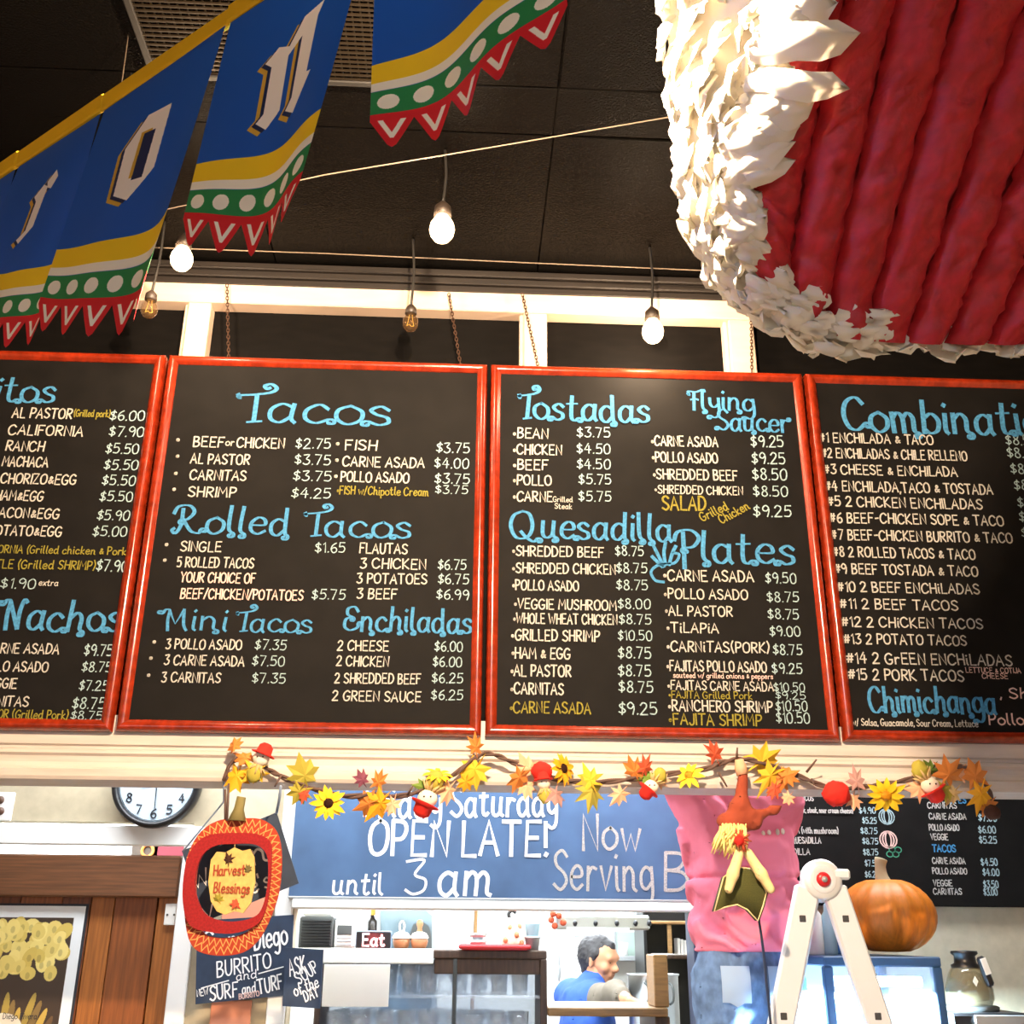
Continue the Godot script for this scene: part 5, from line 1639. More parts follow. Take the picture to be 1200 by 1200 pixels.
	tag(obj("wooden_pole", done(st), M.counter_wood), "thin wooden pole leaning on the kitchen wall behind the red tray", "pole")
	# steel work table and stock pot in front of the cook
	t = thing("work_table", "steel kitchen work table in front of the cook", "table", Vector3(1.0, 0, -2.75))
	box("table_top", Vector3(0.35, 0.92, -2.93), Vector3(1.7, 0.96, -2.4), M.steel_dull, t, 0.004)
	for x in [0.4, 1.65]:
		for zz in [-2.89, -2.44]: box("leg", Vector3(x - 0.02, 0, zz - 0.02), Vector3(x + 0.02, 0.92, zz + 0.02), M.steel_dull, t)
	z = -2.84
	var pp := at(765, 1141, z)
	t = thing("stock_pot", "tall steel stock pot beside the cook's hand", "pot", Vector3(pp.x, 0.961, z))
	var h := pp.y - 0.961
	st = mb(true)
	lathe(st, [[0.0, 0.0], [0.125, 0.0], [0.13, 0.006], [0.13, h - 0.012], [0.137, h - 0.006], [0.137, h], [0.126, h], [0.126, 0.01], [0.0, 0.01]], 30, Transform3D(Basis(), Vector3(pp.x, 0.961, z)))
	obj("body", done(st), M.steel, t)
	for s in [0.5, -0.5]:
		st = mb(true)
		var hc := Vector3(pp.x + sin(s) * 0.132, 0.961 + h - 0.09, z + cos(s) * 0.132)
		tube(st, spline([hc + Vector3(0, 0.05, 0), hc + Vector3(0.012, 0.03, 0.03), hc + Vector3(0.012, -0.03, 0.03), hc + Vector3(0, -0.05, 0)], 4), [0.006], 8)
		obj("handle", done(st), M.dark_grey, t)
	build_cook()

func build_cook() -> void:
	var z := -3.2
	var H := at(702, 1126, z)                    # middle of the head
	var f := Vector3(0.8, -0.2, 0.56).normalized()
	var up := (Vector3.UP - f * f.y).normalized()
	var s := f.cross(up)                         # towards the cook's right
	var chest := at(688, 1168, z)
	chest.y = H.y - 0.32
	var neck := Vector3(H.x - 0.035, H.y - 0.13, z)
	var shoulder_w := Vector3(0.05, 0, 0.17)     # to the near shoulder
	var base := Vector3(chest.x - 0.03, 0, z)
	var t := thing("person", "cook in a blue vest and grey shirt bending over the kitchen table", "person", base)
	var hip := Vector3(chest.x - 0.06, 0.88, z)
	var near := neck + shoulder_w + Vector3(-0.03, -0.06, 0)
	var far := neck - shoulder_w + Vector3(-0.03, -0.06, 0)
	var elbow := at(722, 1166, z + 0.26)
	elbow = at(721, 1163, z + 0.36)
	var hand := at(736, 1171, z + 0.57)
	var elbow2 := far + Vector3(0.1, -0.25, -0.02)
	var hand2 := elbow2 + Vector3(0.22, -0.02, 0.08)
	var st := mb(true)
	var bones := [
		[hip + Vector3(0, 0, 0.07), hip + Vector3(0, 0, -0.07), 0.12, 0.12], [hip, chest, 0.12, 0.12], [chest + Vector3(0, 0.02, 0.07), chest + Vector3(0, 0.02, -0.07), 0.11, 0.11], [chest + Vector3(0, 0.1, 0), neck, 0.1, 0.055], [neck, H + Vector3(-0.015, -0.04, 0), 0.052, 0.055],
		[near, elbow, 0.055, 0.042], [elbow, hand, 0.04, 0.027], [far, elbow2, 0.055, 0.042], [elbow2, hand2, 0.04, 0.027], [near, far, 0.07, 0.07],
		[hip + Vector3(0, -0.02, 0.09), hip + Vector3(0.02, -0.42, 0.1), 0.09, 0.06], [hip + Vector3(0.02, -0.42, 0.1), hip + Vector3(0, -0.8, 0.1), 0.06, 0.045], [hip + Vector3(0, -0.02, -0.09), hip + Vector3(0.02, -0.42, -0.1), 0.09, 0.06], [hip + Vector3(0.02, -0.42, -0.1), hip + Vector3(0, -0.8, -0.1), 0.06, 0.045],
		[hip + Vector3(0, -0.83, 0.1), hip + Vector3(0.16, -0.845, 0.11), 0.045, 0.034], [hip + Vector3(0, -0.83, -0.1), hip + Vector3(0.16, -0.845, -0.11), 0.045, 0.034]]
	skin(st, bones, 0.016, 0.04)
	var head := [
		[H + up * 0.035 + f * 0.022, H + up * 0.035 - f * 0.03, 0.074, 0.078], [H - up * 0.02 + f * 0.03, H - up * 0.05 + f * 0.04, 0.062, 0.05], [H - up * 0.085 + f * 0.062, H - up * 0.07 + f * 0.03, 0.024, 0.04],
		[H + f * 0.088 + up * 0.012, H + f * 0.112 - up * 0.022, 0.01, 0.015], [H + f * 0.094 - up * 0.026 + s * 0.012, H + f * 0.094 - up * 0.026 - s * 0.012, 0.011, 0.011],
		[H + f * 0.082 + up * 0.032 + s * 0.04, H + f * 0.086 + up * 0.034 - s * 0.04, 0.015, 0.015], [H + f * 0.062 - up * 0.022 + s * 0.042, H + f * 0.062 - up * 0.022 + s * 0.036, 0.026, 0.026], [H + f * 0.062 - up * 0.022 - s * 0.042, H + f * 0.062 - up * 0.022 - s * 0.036, 0.026, 0.026],
		[H + s * 0.078 + up * 0.012 - f * 0.01, H + s * 0.08 - up * 0.024 - f * 0.006, 0.014, 0.01], [H - s * 0.078 + up * 0.012 - f * 0.01, H - s * 0.08 - up * 0.024 - f * 0.006, 0.014, 0.01],
		[H + f * 0.086 - up * 0.055 + s * 0.016, H + f * 0.086 - up * 0.055 - s * 0.016, 0.01, 0.01], [H - up * 0.06 - f * 0.02, neck, 0.05, 0.052]]
	skin(st, head, 0.0055, 0.02)
	hand_bones(st, hand, (Vector3(0.9, -0.3, 0.2)).normalized(), Vector3.UP)
	hand_bones(st, hand2, (Vector3(0.9, -0.4, 0.3)).normalized(), Vector3.UP)
	obj("body", done(st), M.skin, t)
	# hair
	st = mb(true)
	skin(st, [[H + up * 0.06 - f * 0.01, H + up * 0.045 - f * 0.05, 0.075, 0.08], [H + up * 0.085 + f * 0.05, H + up * 0.08, 0.035, 0.05], [H - f * 0.06 + up * 0.0, H - f * 0.05 - up * 0.06, 0.07, 0.045], [H + s * 0.062 + up * 0.04, H + s * 0.07 - up * 0.01 - f * 0.02, 0.03, 0.02], [H - s * 0.062 + up * 0.04, H - s * 0.07 - up * 0.01 - f * 0.02, 0.03, 0.02]], 0.007, 0.02, func(p): return wobble.get_noise_3dv(p * 900.0) * 0.007)
	obj("hair", done(st), M.hair, t)
	for k in [-1.0, 1.0]:
		st = mb(true)
		ball(st, H + f * 0.083 + up * 0.01 + s * 0.032 * k, Vector3(0.009, 0.006, 0.009), 8, 6)
		obj("eye", done(st), M.eye_dark, t)
		st = mb(true)
		tube(st, [H + f * 0.094 + up * 0.034 + s * 0.018 * k, H + f * 0.092 + up * 0.038 + s * 0.034 * k, H + f * 0.078 + up * 0.034 + s * 0.052 * k], [0.005, 0.006, 0.003], 6)
		obj("eyebrow", done(st), M.hair, t)
	st = mb(true)
	tube(st, [H + f * 0.088 - up * 0.056 + s * 0.022, H + f * 0.097 - up * 0.054, H + f * 0.088 - up * 0.056 - s * 0.022], [0.004, 0.006, 0.004], 6)
	obj("lips", done(st), M.lip, t)
	# shirt, vest, trousers
	var rough := func(p): return wobble.get_noise_3dv(p * 240.0) * 0.009
	st = mb(true)
	skin(st, [[near, elbow, 0.075, 0.06], [elbow, elbow.lerp(hand, 0.55), 0.06, 0.046], [far, elbow2, 0.075, 0.06], [elbow2, elbow2.lerp(hand2, 0.55), 0.06, 0.046], [near, far, 0.085, 0.085]], 0.014, 0.03, rough)
	obj("shirt", done(st), M.shirt_taupe, t)
	st = mb(true)
	skin(st, [[hip + Vector3(0, 0.02, 0.07), hip + Vector3(0, 0.02, -0.07), 0.15, 0.15], [hip, chest, 0.15, 0.148], [chest + Vector3(0, 0.02, 0.08), chest + Vector3(0, 0.02, -0.08), 0.135, 0.135], [chest + Vector3(-0.01, 0.1, 0.02), neck + Vector3(-0.012, -0.035, 0), 0.13, 0.085], [near + Vector3(-0.03, 0.0, -0.05), far + Vector3(-0.03, 0, 0.05), 0.1, 0.1], [neck + Vector3(-0.01, -0.02, 0), neck + Vector3(0, 0.03, 0), 0.075, 0.068]], 0.014, 0.04, rough)
	obj("vest", done(st), M.vest_blue, t)
	st = mb(true)
	skin(st, [[hip + Vector3(0, -0.02, 0.09), hip + Vector3(0.02, -0.42, 0.1), 0.115, 0.085], [hip + Vector3(0.02, -0.42, 0.1), hip + Vector3(0, -0.78, 0.1), 0.085, 0.07], [hip + Vector3(0, -0.02, -0.09), hip + Vector3(0.02, -0.42, -0.1), 0.115, 0.085], [hip + Vector3(0.02, -0.42, -0.1), hip + Vector3(0, -0.78, -0.1), 0.085, 0.07]], 0.018, 0.04)
	obj("trousers", done(st), M.ink, t)

# five separate bent fingers and a thumb on a palm, from the wrist w towards dir
func hand_bones(st: SurfaceTool, w: Vector3, dir: Vector3, back: Vector3) -> void:
	var side := dir.cross(back).normalized()
	var nrm := side.cross(dir).normalized()
	var bones := []
	for k in 4:
		bones.append([w + dir * 0.01 + side * (k - 1.5) * 0.013, w + dir * 0.08 + side * (k - 1.5) * 0.02, 0.017, 0.012])
		var l: float = [0.066, 0.076, 0.072, 0.056][k]
		var a := w + dir * 0.085 + side * (k - 1.5) * 0.0205
		var b := a + (dir - nrm * 0.3).normalized() * l * 0.45
		var c := b + (dir - nrm * 0.8).normalized() * l * 0.32
		bones.append([a, b, 0.0095, 0.0088])
		bones.append([b, c, 0.0088, 0.008])
		bones.append([c, c + (dir * 0.6 - nrm).normalized() * l * 0.25, 0.008, 0.007])
	var a := w + dir * 0.03 - side * 0.028
	bones.append([w + dir * 0.015 - side * 0.012, a, 0.017, 0.013])
	bones.append([a, a + (dir - side * 0.7).normalized() * 0.036, 0.0125, 0.0105])
	bones.append([a + (dir - side * 0.7).normalized() * 0.036, a + (dir - side * 0.7).normalized() * 0.036 + (dir - nrm * 0.3).normalized() * 0.028, 0.0105, 0.0085])
	skin(st, bones, 0.0045, 0.006)

# ---------------------------------------------------------------- person in pink, on a stool behind the beam
func build_person_on_ladder() -> void:
	var z := -0.66
	var X := at(874, 1100, z).x
	var P := func(x: float, y: float, dz := 0.0) -> Vector3: return Vector3(X + x, y, z + dz)
	var t := thing("person", "person in a pink shirt and jeans seen from behind with raised arms", "person", P.call(0.0, 0.62))
	var hl: Vector3 = P.call(-0.26, 2.5, 0.4)
	var hr: Vector3 = P.call(0.16, 2.5, 0.4)
	var el: Vector3 = P.call(-0.34, 2.28, 0.14)
	var er: Vector3 = P.call(0.24, 2.34, 0.16)
	var sl: Vector3 = P.call(-0.16, 2.1)
	var sr: Vector3 = P.call(0.15, 2.1)
	var st := mb(true)
	var legs := []
	for k in [-1.0, 1.0]:
		legs.append([P.call(0.08 * k, 1.42, 0.01), P.call(0.09 * k, 1.03, -0.01), 0.088, 0.062])
		legs.append([P.call(0.09 * k, 1.03, -0.01), P.call(0.09 * k, 0.7, 0.02), 0.06, 0.042])
		legs.append([P.call(0.09 * k, 0.66, 0.02), P.call(0.1 * k, 0.655, -0.13), 0.042, 0.032])
	var body := [[P.call(-0.055, 1.48), P.call(0.055, 1.48), 0.095, 0.095], [P.call(0, 1.5), P.call(0, 1.75), 0.1, 0.095], [P.call(-0.05, 1.75), P.call(-0.07, 2.0), 0.095, 0.105], [P.call(0.05, 1.75), P.call(0.07, 2.0), 0.095, 0.105], [sl, sr, 0.06, 0.06], [P.call(0, 2.1), P.call(0, 2.22, -0.01), 0.055, 0.05],
		[sl, el, 0.052, 0.04], [el, hl, 0.038, 0.026], [sr, er, 0.052, 0.04], [er, hr, 0.038, 0.026]]
	skin(st, body + legs, 0.016, 0.04)
	var hc: Vector3 = P.call(0, 2.34, -0.03)
	var f := Vector3(0, 0, -1)
	skin(st, [[hc + Vector3(0, 0.035, -0.02), hc + Vector3(0, 0.035, 0.03), 0.074, 0.078], [hc + Vector3(0, -0.02, -0.03), hc + Vector3(0, -0.06, -0.04), 0.062, 0.045], [hc + Vector3(0, -0.085, -0.06), hc + Vector3(0, -0.07, -0.03), 0.024, 0.04], [hc + f * 0.088 + Vector3(0, 0.012, 0), hc + f * 0.112 + Vector3(0, -0.022, 0), 0.01, 0.015], [hc + Vector3(0.078, 0.012, 0.01), hc + Vector3(0.08, -0.02, 0.01), 0.014, 0.01], [hc + Vector3(-0.078, 0.012, 0.01), hc + Vector3(-0.08, -0.02, 0.01), 0.014, 0.01], [hc + Vector3(0, -0.05, 0.02), P.call(0, 2.2, -0.01), 0.05, 0.05]], 0.008, 0.02)
	hand_bones(st, hl, Vector3(0.2, 0.8, 0.25).normalized(), Vector3(0, 0, -1))
	hand_bones(st, hr, Vector3(-0.1, 0.8, 0.25).normalized(), Vector3(0, 0, -1))
	obj("body", done(st), M.skin, t)
	st = mb(true)
	skin(st, [[hc + Vector3(0, 0.06, 0.0), hc + Vector3(0, 0.045, 0.05), 0.078, 0.082], [hc + Vector3(0, 0.0, 0.05), hc + Vector3(0, -0.06, 0.04), 0.07, 0.045]], 0.01, 0.02)
	obj("hair", done(st), M.hair, t)
	# shirt with long draped folds pulled towards the raised arm
	var folds := func(p: Vector3) -> float:
		var x := p.x - X
		var y := p.y
		var turn := atan2(2.26 - y, x + 0.34)
		var drape := sin(turn * 24.0 + wobble.get_noise_3dv(p * 60.0) * 5.0) * 0.013 * clampf(((x + 0.34) * (x + 0.34) + (2.26 - y) * (2.26 - y)) * 8.0, 0.2, 1.0)
		var low := clampf((1.84 - y) / 0.1, 0.0, 1.0)
		var swing := sin((y + x * 0.55) * 60.0 + wobble.get_noise_3dv(p * 60.0) * 7.0) * 0.015
		var seam: float = 0.012 * exp(-pow((y - 1.805) / 0.008, 2.0))
		return lerpf(drape, swing, low) + seam + wobble.get_noise_3d(p.x * 60.0, p.y * 90.0, p.z * 60.0) * 0.014
	st = mb(true)
	skin(st, [[P.call(-0.062, 1.5), P.call(0.062, 1.5), 0.13, 0.13], [P.call(-0.05, 1.5), P.call(-0.055, 1.78), 0.128, 0.122], [P.call(0.05, 1.5), P.call(0.055, 1.78), 0.128, 0.122], [P.call(-0.055, 1.78), P.call(-0.085, 2.02), 0.122, 0.125], [P.call(0.055, 1.78), P.call(0.085, 2.02), 0.122, 0.125], [P.call(-0.1, 2.04), P.call(0.1, 2.04), 0.1, 0.1], [sl + Vector3(0.05, -0.03, 0), sl.lerp(el, 0.6), 0.11, 0.092], [sr + Vector3(-0.05, -0.03, 0), sr.lerp(er, 0.55), 0.105, 0.09], [P.call(0, 2.08), P.call(0, 2.14), 0.085, 0.068]], 0.0095, 0.05, folds, [[P.call(0, 1.572), Vector3(0.02, -1, 0)]])
	obj("shirt", done(st), M.shirt_pink, t)
	st = mb(true)
	for e in [[-0.02, 1.955], [0.0, 1.958], [0.03, 1.962], [0.048, 1.964]]: ball(st, P.call(e[0] + 0.075, e[1] - 0.01, 0.118), Vector3(0.007, 0.011, 0.008), 8, 5)
	obj("shirt_print", done(st), M.doll_white, t)
	st = mb(true)
	var jean := []
	for b in legs.slice(0, 2) + legs.slice(3, 5): jean.append([b[0], b[1], b[2] + 0.022, b[3] + 0.02])
	jean += [[P.call(-0.062, 1.47), P.call(0.062, 1.47), 0.128, 0.128], [P.call(-0.055, 1.5), P.call(-0.05, 1.62), 0.12, 0.105], [P.call(0.055, 1.5), P.call(0.05, 1.62), 0.12, 0.105]]
	skin(st, jean, 0.0105, 0.03, func(p): return wobble.get_noise_3d(p.x * 150.0, p.y * 320.0, p.z * 150.0) * 0.012)
	var jo := obj("jeans", done(st), M.denim, t)
	# back pockets stitched on the jeans
	for k in [-1.0, 1.0]:
		st = mb(true)
		var rows := []
		for a in 5:
			var row := []
			for c in 5:
				var px: float = (0.075 + (c / 4.0 - 0.5) * 0.09) * k
				var py := 1.53 - a / 4.0 * 0.11 - (0.012 if a == 4 and c == 2 else 0.0)
				var dz: float = sqrt(max(0.0, 0.132 * 0.132 - pow(max(abs(px) - 0.05, 0.0), 2.0) - pow((py - 1.47) * 0.75, 2.0))) + 0.014
				row.append(P.call(px, py, dz))
			rows.append(row)
		for a in 4:
			for c in 4: quad(st, rows[a][c], rows[a][c + 1], rows[a + 1][c + 1], rows[a + 1][c], Vector3.BACK)
		obj("back_pocket", done(st), M.denim_seam, t)
	# stool below
	var s := thing("step_stool", "low wooden stool under the person in pink", "stool", P.call(0.0, 0.0))
	box("seat", P.call(-0.2, 0.575, -0.2), P.call(0.17, 0.615, 0.14), M.counter_wood, s, 0.006)
	for q in [[-0.17, -0.16], [-0.17, 0.1], [0.13, -0.16], [0.13, 0.1]]: box("leg", P.call(q[0] - 0.02, 0.0, q[1] - 0.02), P.call(q[0] + 0.02, 0.575, q[1] + 0.02), M.dark_wood, s)

# ---------------------------------------------------------------- ladder, pumpkin, display case, coffee, right wall menu
func bar_between(called: String, a: Vector3, b: Vector3, wide: float, deep: float, m: Material, parent: Node, bevel := 0.006) -> void:
	var y := (b - a).normalized()
	var x := y.cross(Vector3.BACK).normalized()
	var st := mb()
	bx(st, Vector3(-wide * 0.5, 0, -deep * 0.5), Vector3(wide * 0.5, (b - a).length(), deep * 0.5), bevel, Transform3D(Basis(x, y, Vector3.BACK), a))
	obj(called, done(st), m, parent)

func build_right_side() -> void:
	# black menu board on the wall
	var z := WALL_Z + 0.03
	var b := thing("wall_menu", "unframed black menu board on the beige wall behind the pumpkin", "menu board", at(1060, 1062, z))
	box("panel", Vector3(at(905, 1050, z).x, at(1060, 1062, z).y, z - 0.02), Vector3(2.5, 2.3, z), M.board_black, b, 0.003)
	var zz := z + 0.001
	var wt := 0.17
	var rows := [["ROLLED TACOS", 915, 953, 938, 6], ["BURRITO (pork, steak, sour cream cheese)", 915, 999, 952, 6], ["$4.90", 1007, 1026, 953, 7], ["BURRITO", 905, 929, 962, 6], ["$5.25", 1011, 1027, 965, 7], ["QUESADILLA (with mushroom)", 905, 982, 976, 7], ["$8.75", 1009, 1028, 977, 7], ["QUESADILLA", 928, 962, 988, 7], ["$8.75", 1011, 1029, 989, 7], ["QUESADILLA", 905, 949, 1001, 7], ["$8.75", 1012, 1029, 1002, 7], ["$7.50", 1014, 1030, 1015, 7], ["TO GO", 928, 945, 1027, 7], ["$6.25", 1014, 1030, 1028, 7],
		["CARNITAS", 1087, 1121, 947, 7], ["CARNE ASADA", 1089, 1132, 960, 7], ["$7.00", 1147, 1168, 962, 8], ["POLLO ASADO", 1089, 1124, 973, 7], ["$6.00", 1147, 1167, 976, 8], ["VEGGIE", 1091, 1111, 984, 7], ["$5.25", 1148, 1168, 988, 8], ["CARNE ASADA", 1093, 1131, 1012, 7], ["$4.50", 1150, 1169, 1014, 8], ["POLLO ASADO", 1093, 1133, 1024, 7], ["$4.00", 1152, 1171, 1026, 8], ["VEGGIE", 1094, 1116, 1038, 7], ["$3.50", 1153, 1170, 1040, 8], ["CARNITAS", 1094, 1127, 1048, 7], ["$3.00", 1153, 1169, 1049, 8]]
	for r in rows: write(b, zz, r[0], r[1], r[2], r[3], r[4], M.chalk_pale if r[0].begins_with("$") else M.chalk_white, 0, -1.0, wt)
	write(b, zz, "SOPES", 1108, 1132, 941, 8, M.chalk_blue, 0, -1.0, 0.2)
	write(b, zz, "TACOS", 1093, 1120, 998, 8, M.chalk_blue, 0, -1.0, 0.2)
	for q in [[1039, 957, 9, M.chalk_pale, 3], [1041, 984, 10, M.chalk_pink, 3], [1048, 1001, 7, M.chalk_green, 4]]:
		var st := mb()
		for k in q[4]:
			var c := at(q[0], q[1], zz)
			var s: float = step_of(c) * q[2]
			var p := []
			for i in 17:
				var a := TAU * i / 16.0
				if q[4] == 4: p.append(Vector2(c.x + cos(a) * s * 0.55 + (k - 1.5) * s * 0.5, c.y + sin(a) * s * 0.45 + (k % 2) * s * 0.7))
				else: p.append(Vector2(c.x + cos(a) * s * (1.0 - k * 0.33), c.y + sin(a) * s * (0.95 - (0.0 if k == 0 else 0.12))))
			ribbon(st, p, s * 0.16, Transform3D(Basis(), Vector3(0, 0, zz)))
		obj("vegetable_drawing", done(st), q[3], b)
	# back counter
	var t := thing("back_counter", "dark back counter below the display case and the coffee pot", "counter", Vector3(1.9, 0, -0.68))
	box("body", Vector3(1.16, 0, -0.98), Vector3(3.2, 0.88, -0.42), M.dark_wood, t)
	box("top", Vector3(1.15, 0.88, -0.985), Vector3(3.22, 0.92, -0.38), M.steel_dull, t, 0.006)
	# lit display case
	var x0 := 1.16
	var x1 := at(1106, 1150, -0.42).x
	var y0 := 0.921
	var y1 := at(1040, 1121, -0.42).y
	var zf := -0.42
	var zb := -0.95
	t = thing("display_case", "brightly lit blue glass display case under the orange pumpkin", "display case", Vector3((x0 + x1) * 0.5, y0, (zf + zb) * 0.5))
	box("base", Vector3(x0, y0, zb), Vector3(x1, y0 + 0.06, zf), M.case_navy, t)
	box("top", Vector3(x0, y1 - 0.03, zb), Vector3(x1, y1, zf), M.case_navy, t)
	box("back_panel", Vector3(x0, y0 + 0.06, zb), Vector3(x1, y1 - 0.03, zb + 0.02), M.white_plastic, t)
	for x in [x0, x1 - 0.03]:
		for q in [[zb + 0.02, zb + 0.05], [zf - 0.03, zf]]: box("corner_post", Vector3(x, y0 + 0.06, q[0]), Vector3(x + 0.03, y1 - 0.03, q[1]), M.case_navy, t)
	box("front_glass", Vector3(x0 + 0.03, y0 + 0.06, zf - 0.012), Vector3(x1 - 0.03, y1 - 0.03, zf - 0.006), M.case_glass, t, 0.0)
	box("side_glass", Vector3(x1 - 0.014, y0 + 0.06, zb + 0.05), Vector3(x1 - 0.008, y1 - 0.03, zf - 0.03), M.case_glass, t, 0.0)
	var ty := at(1010, 1150, zf - 0.06).y
	var st := mb(true)
	tube(st, [Vector3(x0 + 0.05, ty, zf - 0.06), Vector3(x1 - 0.05, ty, zf - 0.06)], [0.016], 10)
	obj("light_tube", done(st), M.case_tube, t)
	lamp_area(t, Vector3((x0 + x1) * 0.5, ty - 0.03, zf - 0.06), Vector2(x1 - x0 - 0.1, 0.03), Color(0.8, 0.92, 1.0), 40.0)
	box("shelf", Vector3(x0 + 0.032, y0 + 0.3, zb + 0.05), Vector3(x1 - 0.032, y0 + 0.31, zf - 0.08), M.case_glass, t, 0.0)
	var sy := y0 + 0.3105
	for q in [[0.0, M.ceramic_cream, "white frosted cake on the left of the lit case shelf"], [0.5, M.cake_green, "pale green cake in the middle of the lit case shelf"], [1.0, M.ceramic_cream, "cream cake on the right of the lit case shelf"]]:
		var c := Vector3(lerpf(x0 + 0.1, x1 - 0.1, q[0]), sy, -0.66)
		var k := thing("cake", q[2], "cake", c, "cakes in the display case")
		st = mb(true)
		lathe(st, [[0.0, 0.0], [0.034, 0.0], [0.039, 0.006], [0.0, 0.008]], 18, Transform3D(Basis(), c))
		obj("plate", done(st), M.white_plastic, k)
		st = mb(true)
		lathe(st, [[0.028, 0.006], [0.032, 0.012], [0.032, 0.05], [0.028, 0.058], [0.0, 0.06]], 18, Transform3D(Basis(), c))
		obj("sponge", done(st), q[1], k)
	# pumpkin
	z = -0.64
	var pc := at(1040, 1078, z)
	var s := step_of(pc)
	var r := 55.0 * s
	t = thing("orange_pumpkin", "round orange pumpkin with a pale stem on the display case", "pumpkin", Vector3(pc.x, y1, z))
	var hp := 86.0 * s
	st = mb(true)
	var prof := []
	for i in 17:
		var a := PI * i / 16.0
		var dip: float = 0.1 * exp(-pow(sin(a) / 0.3, 2.0))
		prof.append([sin(a) * r * (1.0 + 0.02 * sin(a)), y1 + 0.001 + hp * 0.5 - cos(a) * hp * 0.5 * (1.0 - dip)])
	prof[0][0] = 0.0
	prof[16][0] = 0.0
	lathe(st, prof, 80, Transform3D(Basis(Vector3.UP, 0.3), Vector3(pc.x, 0, z)), 16, 0.05)
	obj("body", done(st), M.pumpkin, t)
	st = mb(true)
	var sb := Vector3(pc.x, y1 + hp * 0.93, z)
	tube(st, spline([sb, sb + Vector3(-0.004, 0.03, 0), sb + Vector3(-0.003, 0.06, 0), sb + Vector3(0.002, 0.078, 0)], 3), [0.03, 0.026, 0.022, 0.02, 0.019, 0.018, 0.019, 0.02, 0.021, 0.021], 10)
	obj("stem", done(st), M.pumpkin_stem, t)
	# bottles and a box behind the ladder
	for q in [[957, 0.026, 0.18, M.white_plastic, "milky squeeze bottle seen between the ladder legs, the left one"], [973, 0.024, 0.17, M.pale_blue, "pale bottle seen between the ladder legs, the right one"]]:
		var c := Vector3(at(q[0], 1112, -0.72).x, y1 + 0.0005, -0.72)
		c.x = max(c.x, x0 + 0.04 + (0.06 if q[0] > 960 else 0.0))
		st = mb(true)
		lathe(st, [[0.0, 0.0], [q[1], 0.0], [q[1] * 1.05, 0.01], [q[1], q[2] * 0.7], [q[1] * 0.45, q[2] * 0.82], [q[1] * 0.4, q[2] * 0.95], [0.0, q[2]]], 16, Transform3D(Basis(), c))
		tag(obj("squeeze_bottle", done(st), q[3]), q[4], "bottle", "bottles on the display case")
	var bc := Vector3(at(993, 1112, -0.82).x, y1 + 0.0005, -0.86)
	tag(box("blue_carton", bc + Vector3(-0.035, 0, -0.04), bc + Vector3(0.0, 0.16, 0.03), M.blue_plastic, null, 0.004), "blue carton between the ladder and the pumpkin", "carton")
	# coffee pot on a warmer
	z = -0.6
	var cy := at(1138, 1178, z).y
	var cx := at(1138, 1178, z).x
	t = thing("coffee_warmer", "dark coffee warmer with a pale front at the right edge", "coffee maker", Vector3(cx, 0.921, z))
	box("body", Vector3(cx - 0.13, 0.921, z - 0.16), Vector3(cx + 0.13, cy - 0.016, z + 0.14), M.black_plastic, t, 0.008)
	box("front_panel", Vector3(cx - 0.06, cy - 0.075, z + 0.14), Vector3(cx + 0.11, cy - 0.02, z + 0.15), M.steel_dull, t, 0.003)
	st = mb(true)
	lathe(st, [[0.0, cy - 0.016], [0.085, cy - 0.016], [0.088, cy - 0.004], [0.08, cy], [0.0, cy]], 24, Transform3D(Basis(), Vector3(cx, 0, z)))
	obj("hot_plate", done(st), M.dark_grey, t)
	t = thing("coffee_pot", "glass coffee pot with a black collar on the warmer", "coffee pot", Vector3(cx, cy, z))
	st = mb(true)
	lathe(st, [[0.0, 0.001], [0.066, 0.001], [0.076, 0.02], [0.076, 0.05], [0.06, 0.095], [0.045, 0.118], [0.042, 0.118], [0.056, 0.094], [0.073, 0.05], [0.073, 0.02], [0.0, 0.006]], 26, Transform3D(Basis(), Vector3(cx, cy, z)))
	obj("carafe", done(st), M.coffee_glass, t)
	st = mb(true)
	lathe(st, [[0.047, 0.112], [0.048, 0.122], [0.036, 0.128], [0.034, 0.15], [0.044, 0.158], [0.042, 0.166], [0.0, 0.168]], 22, Transform3D(Basis(), Vector3(cx, cy, z)))
	obj("collar", done(st), M.black_plastic, t)
	bar_between("handle", Vector3(cx + 0.048, cy + 0.06, z + 0.06), Vector3(cx + 0.02, cy + 0.15, z + 0.07), 0.026, 0.02, M.black_plastic, t)
	bar_between("handle_label", Vector3(cx + 0.037, cy + 0.096, z + 0.081), Vector3(cx + 0.022, cy + 0.145, z + 0.085), 0.02, 0.004, M.paper, t, 0.001)
	st = mb()
	slab(st, poly([0, -0.016, 0.009, 0, 0, 0.016, -0.009, 0]), 0, 0.002, Transform3D(Basis(), Vector3(cx - 0.006, cy + 0.075, z + 0.07)))
	obj("sticker", done(st), M.paper, t)
	# folding ladder
	z = -0.12
	t = thing("folding_ladder", "white metal folding ladder with a red-centred hinge in front of the pumpkin", "ladder", Vector3(at(962, 1028, z).x, 0, z - 0.12))
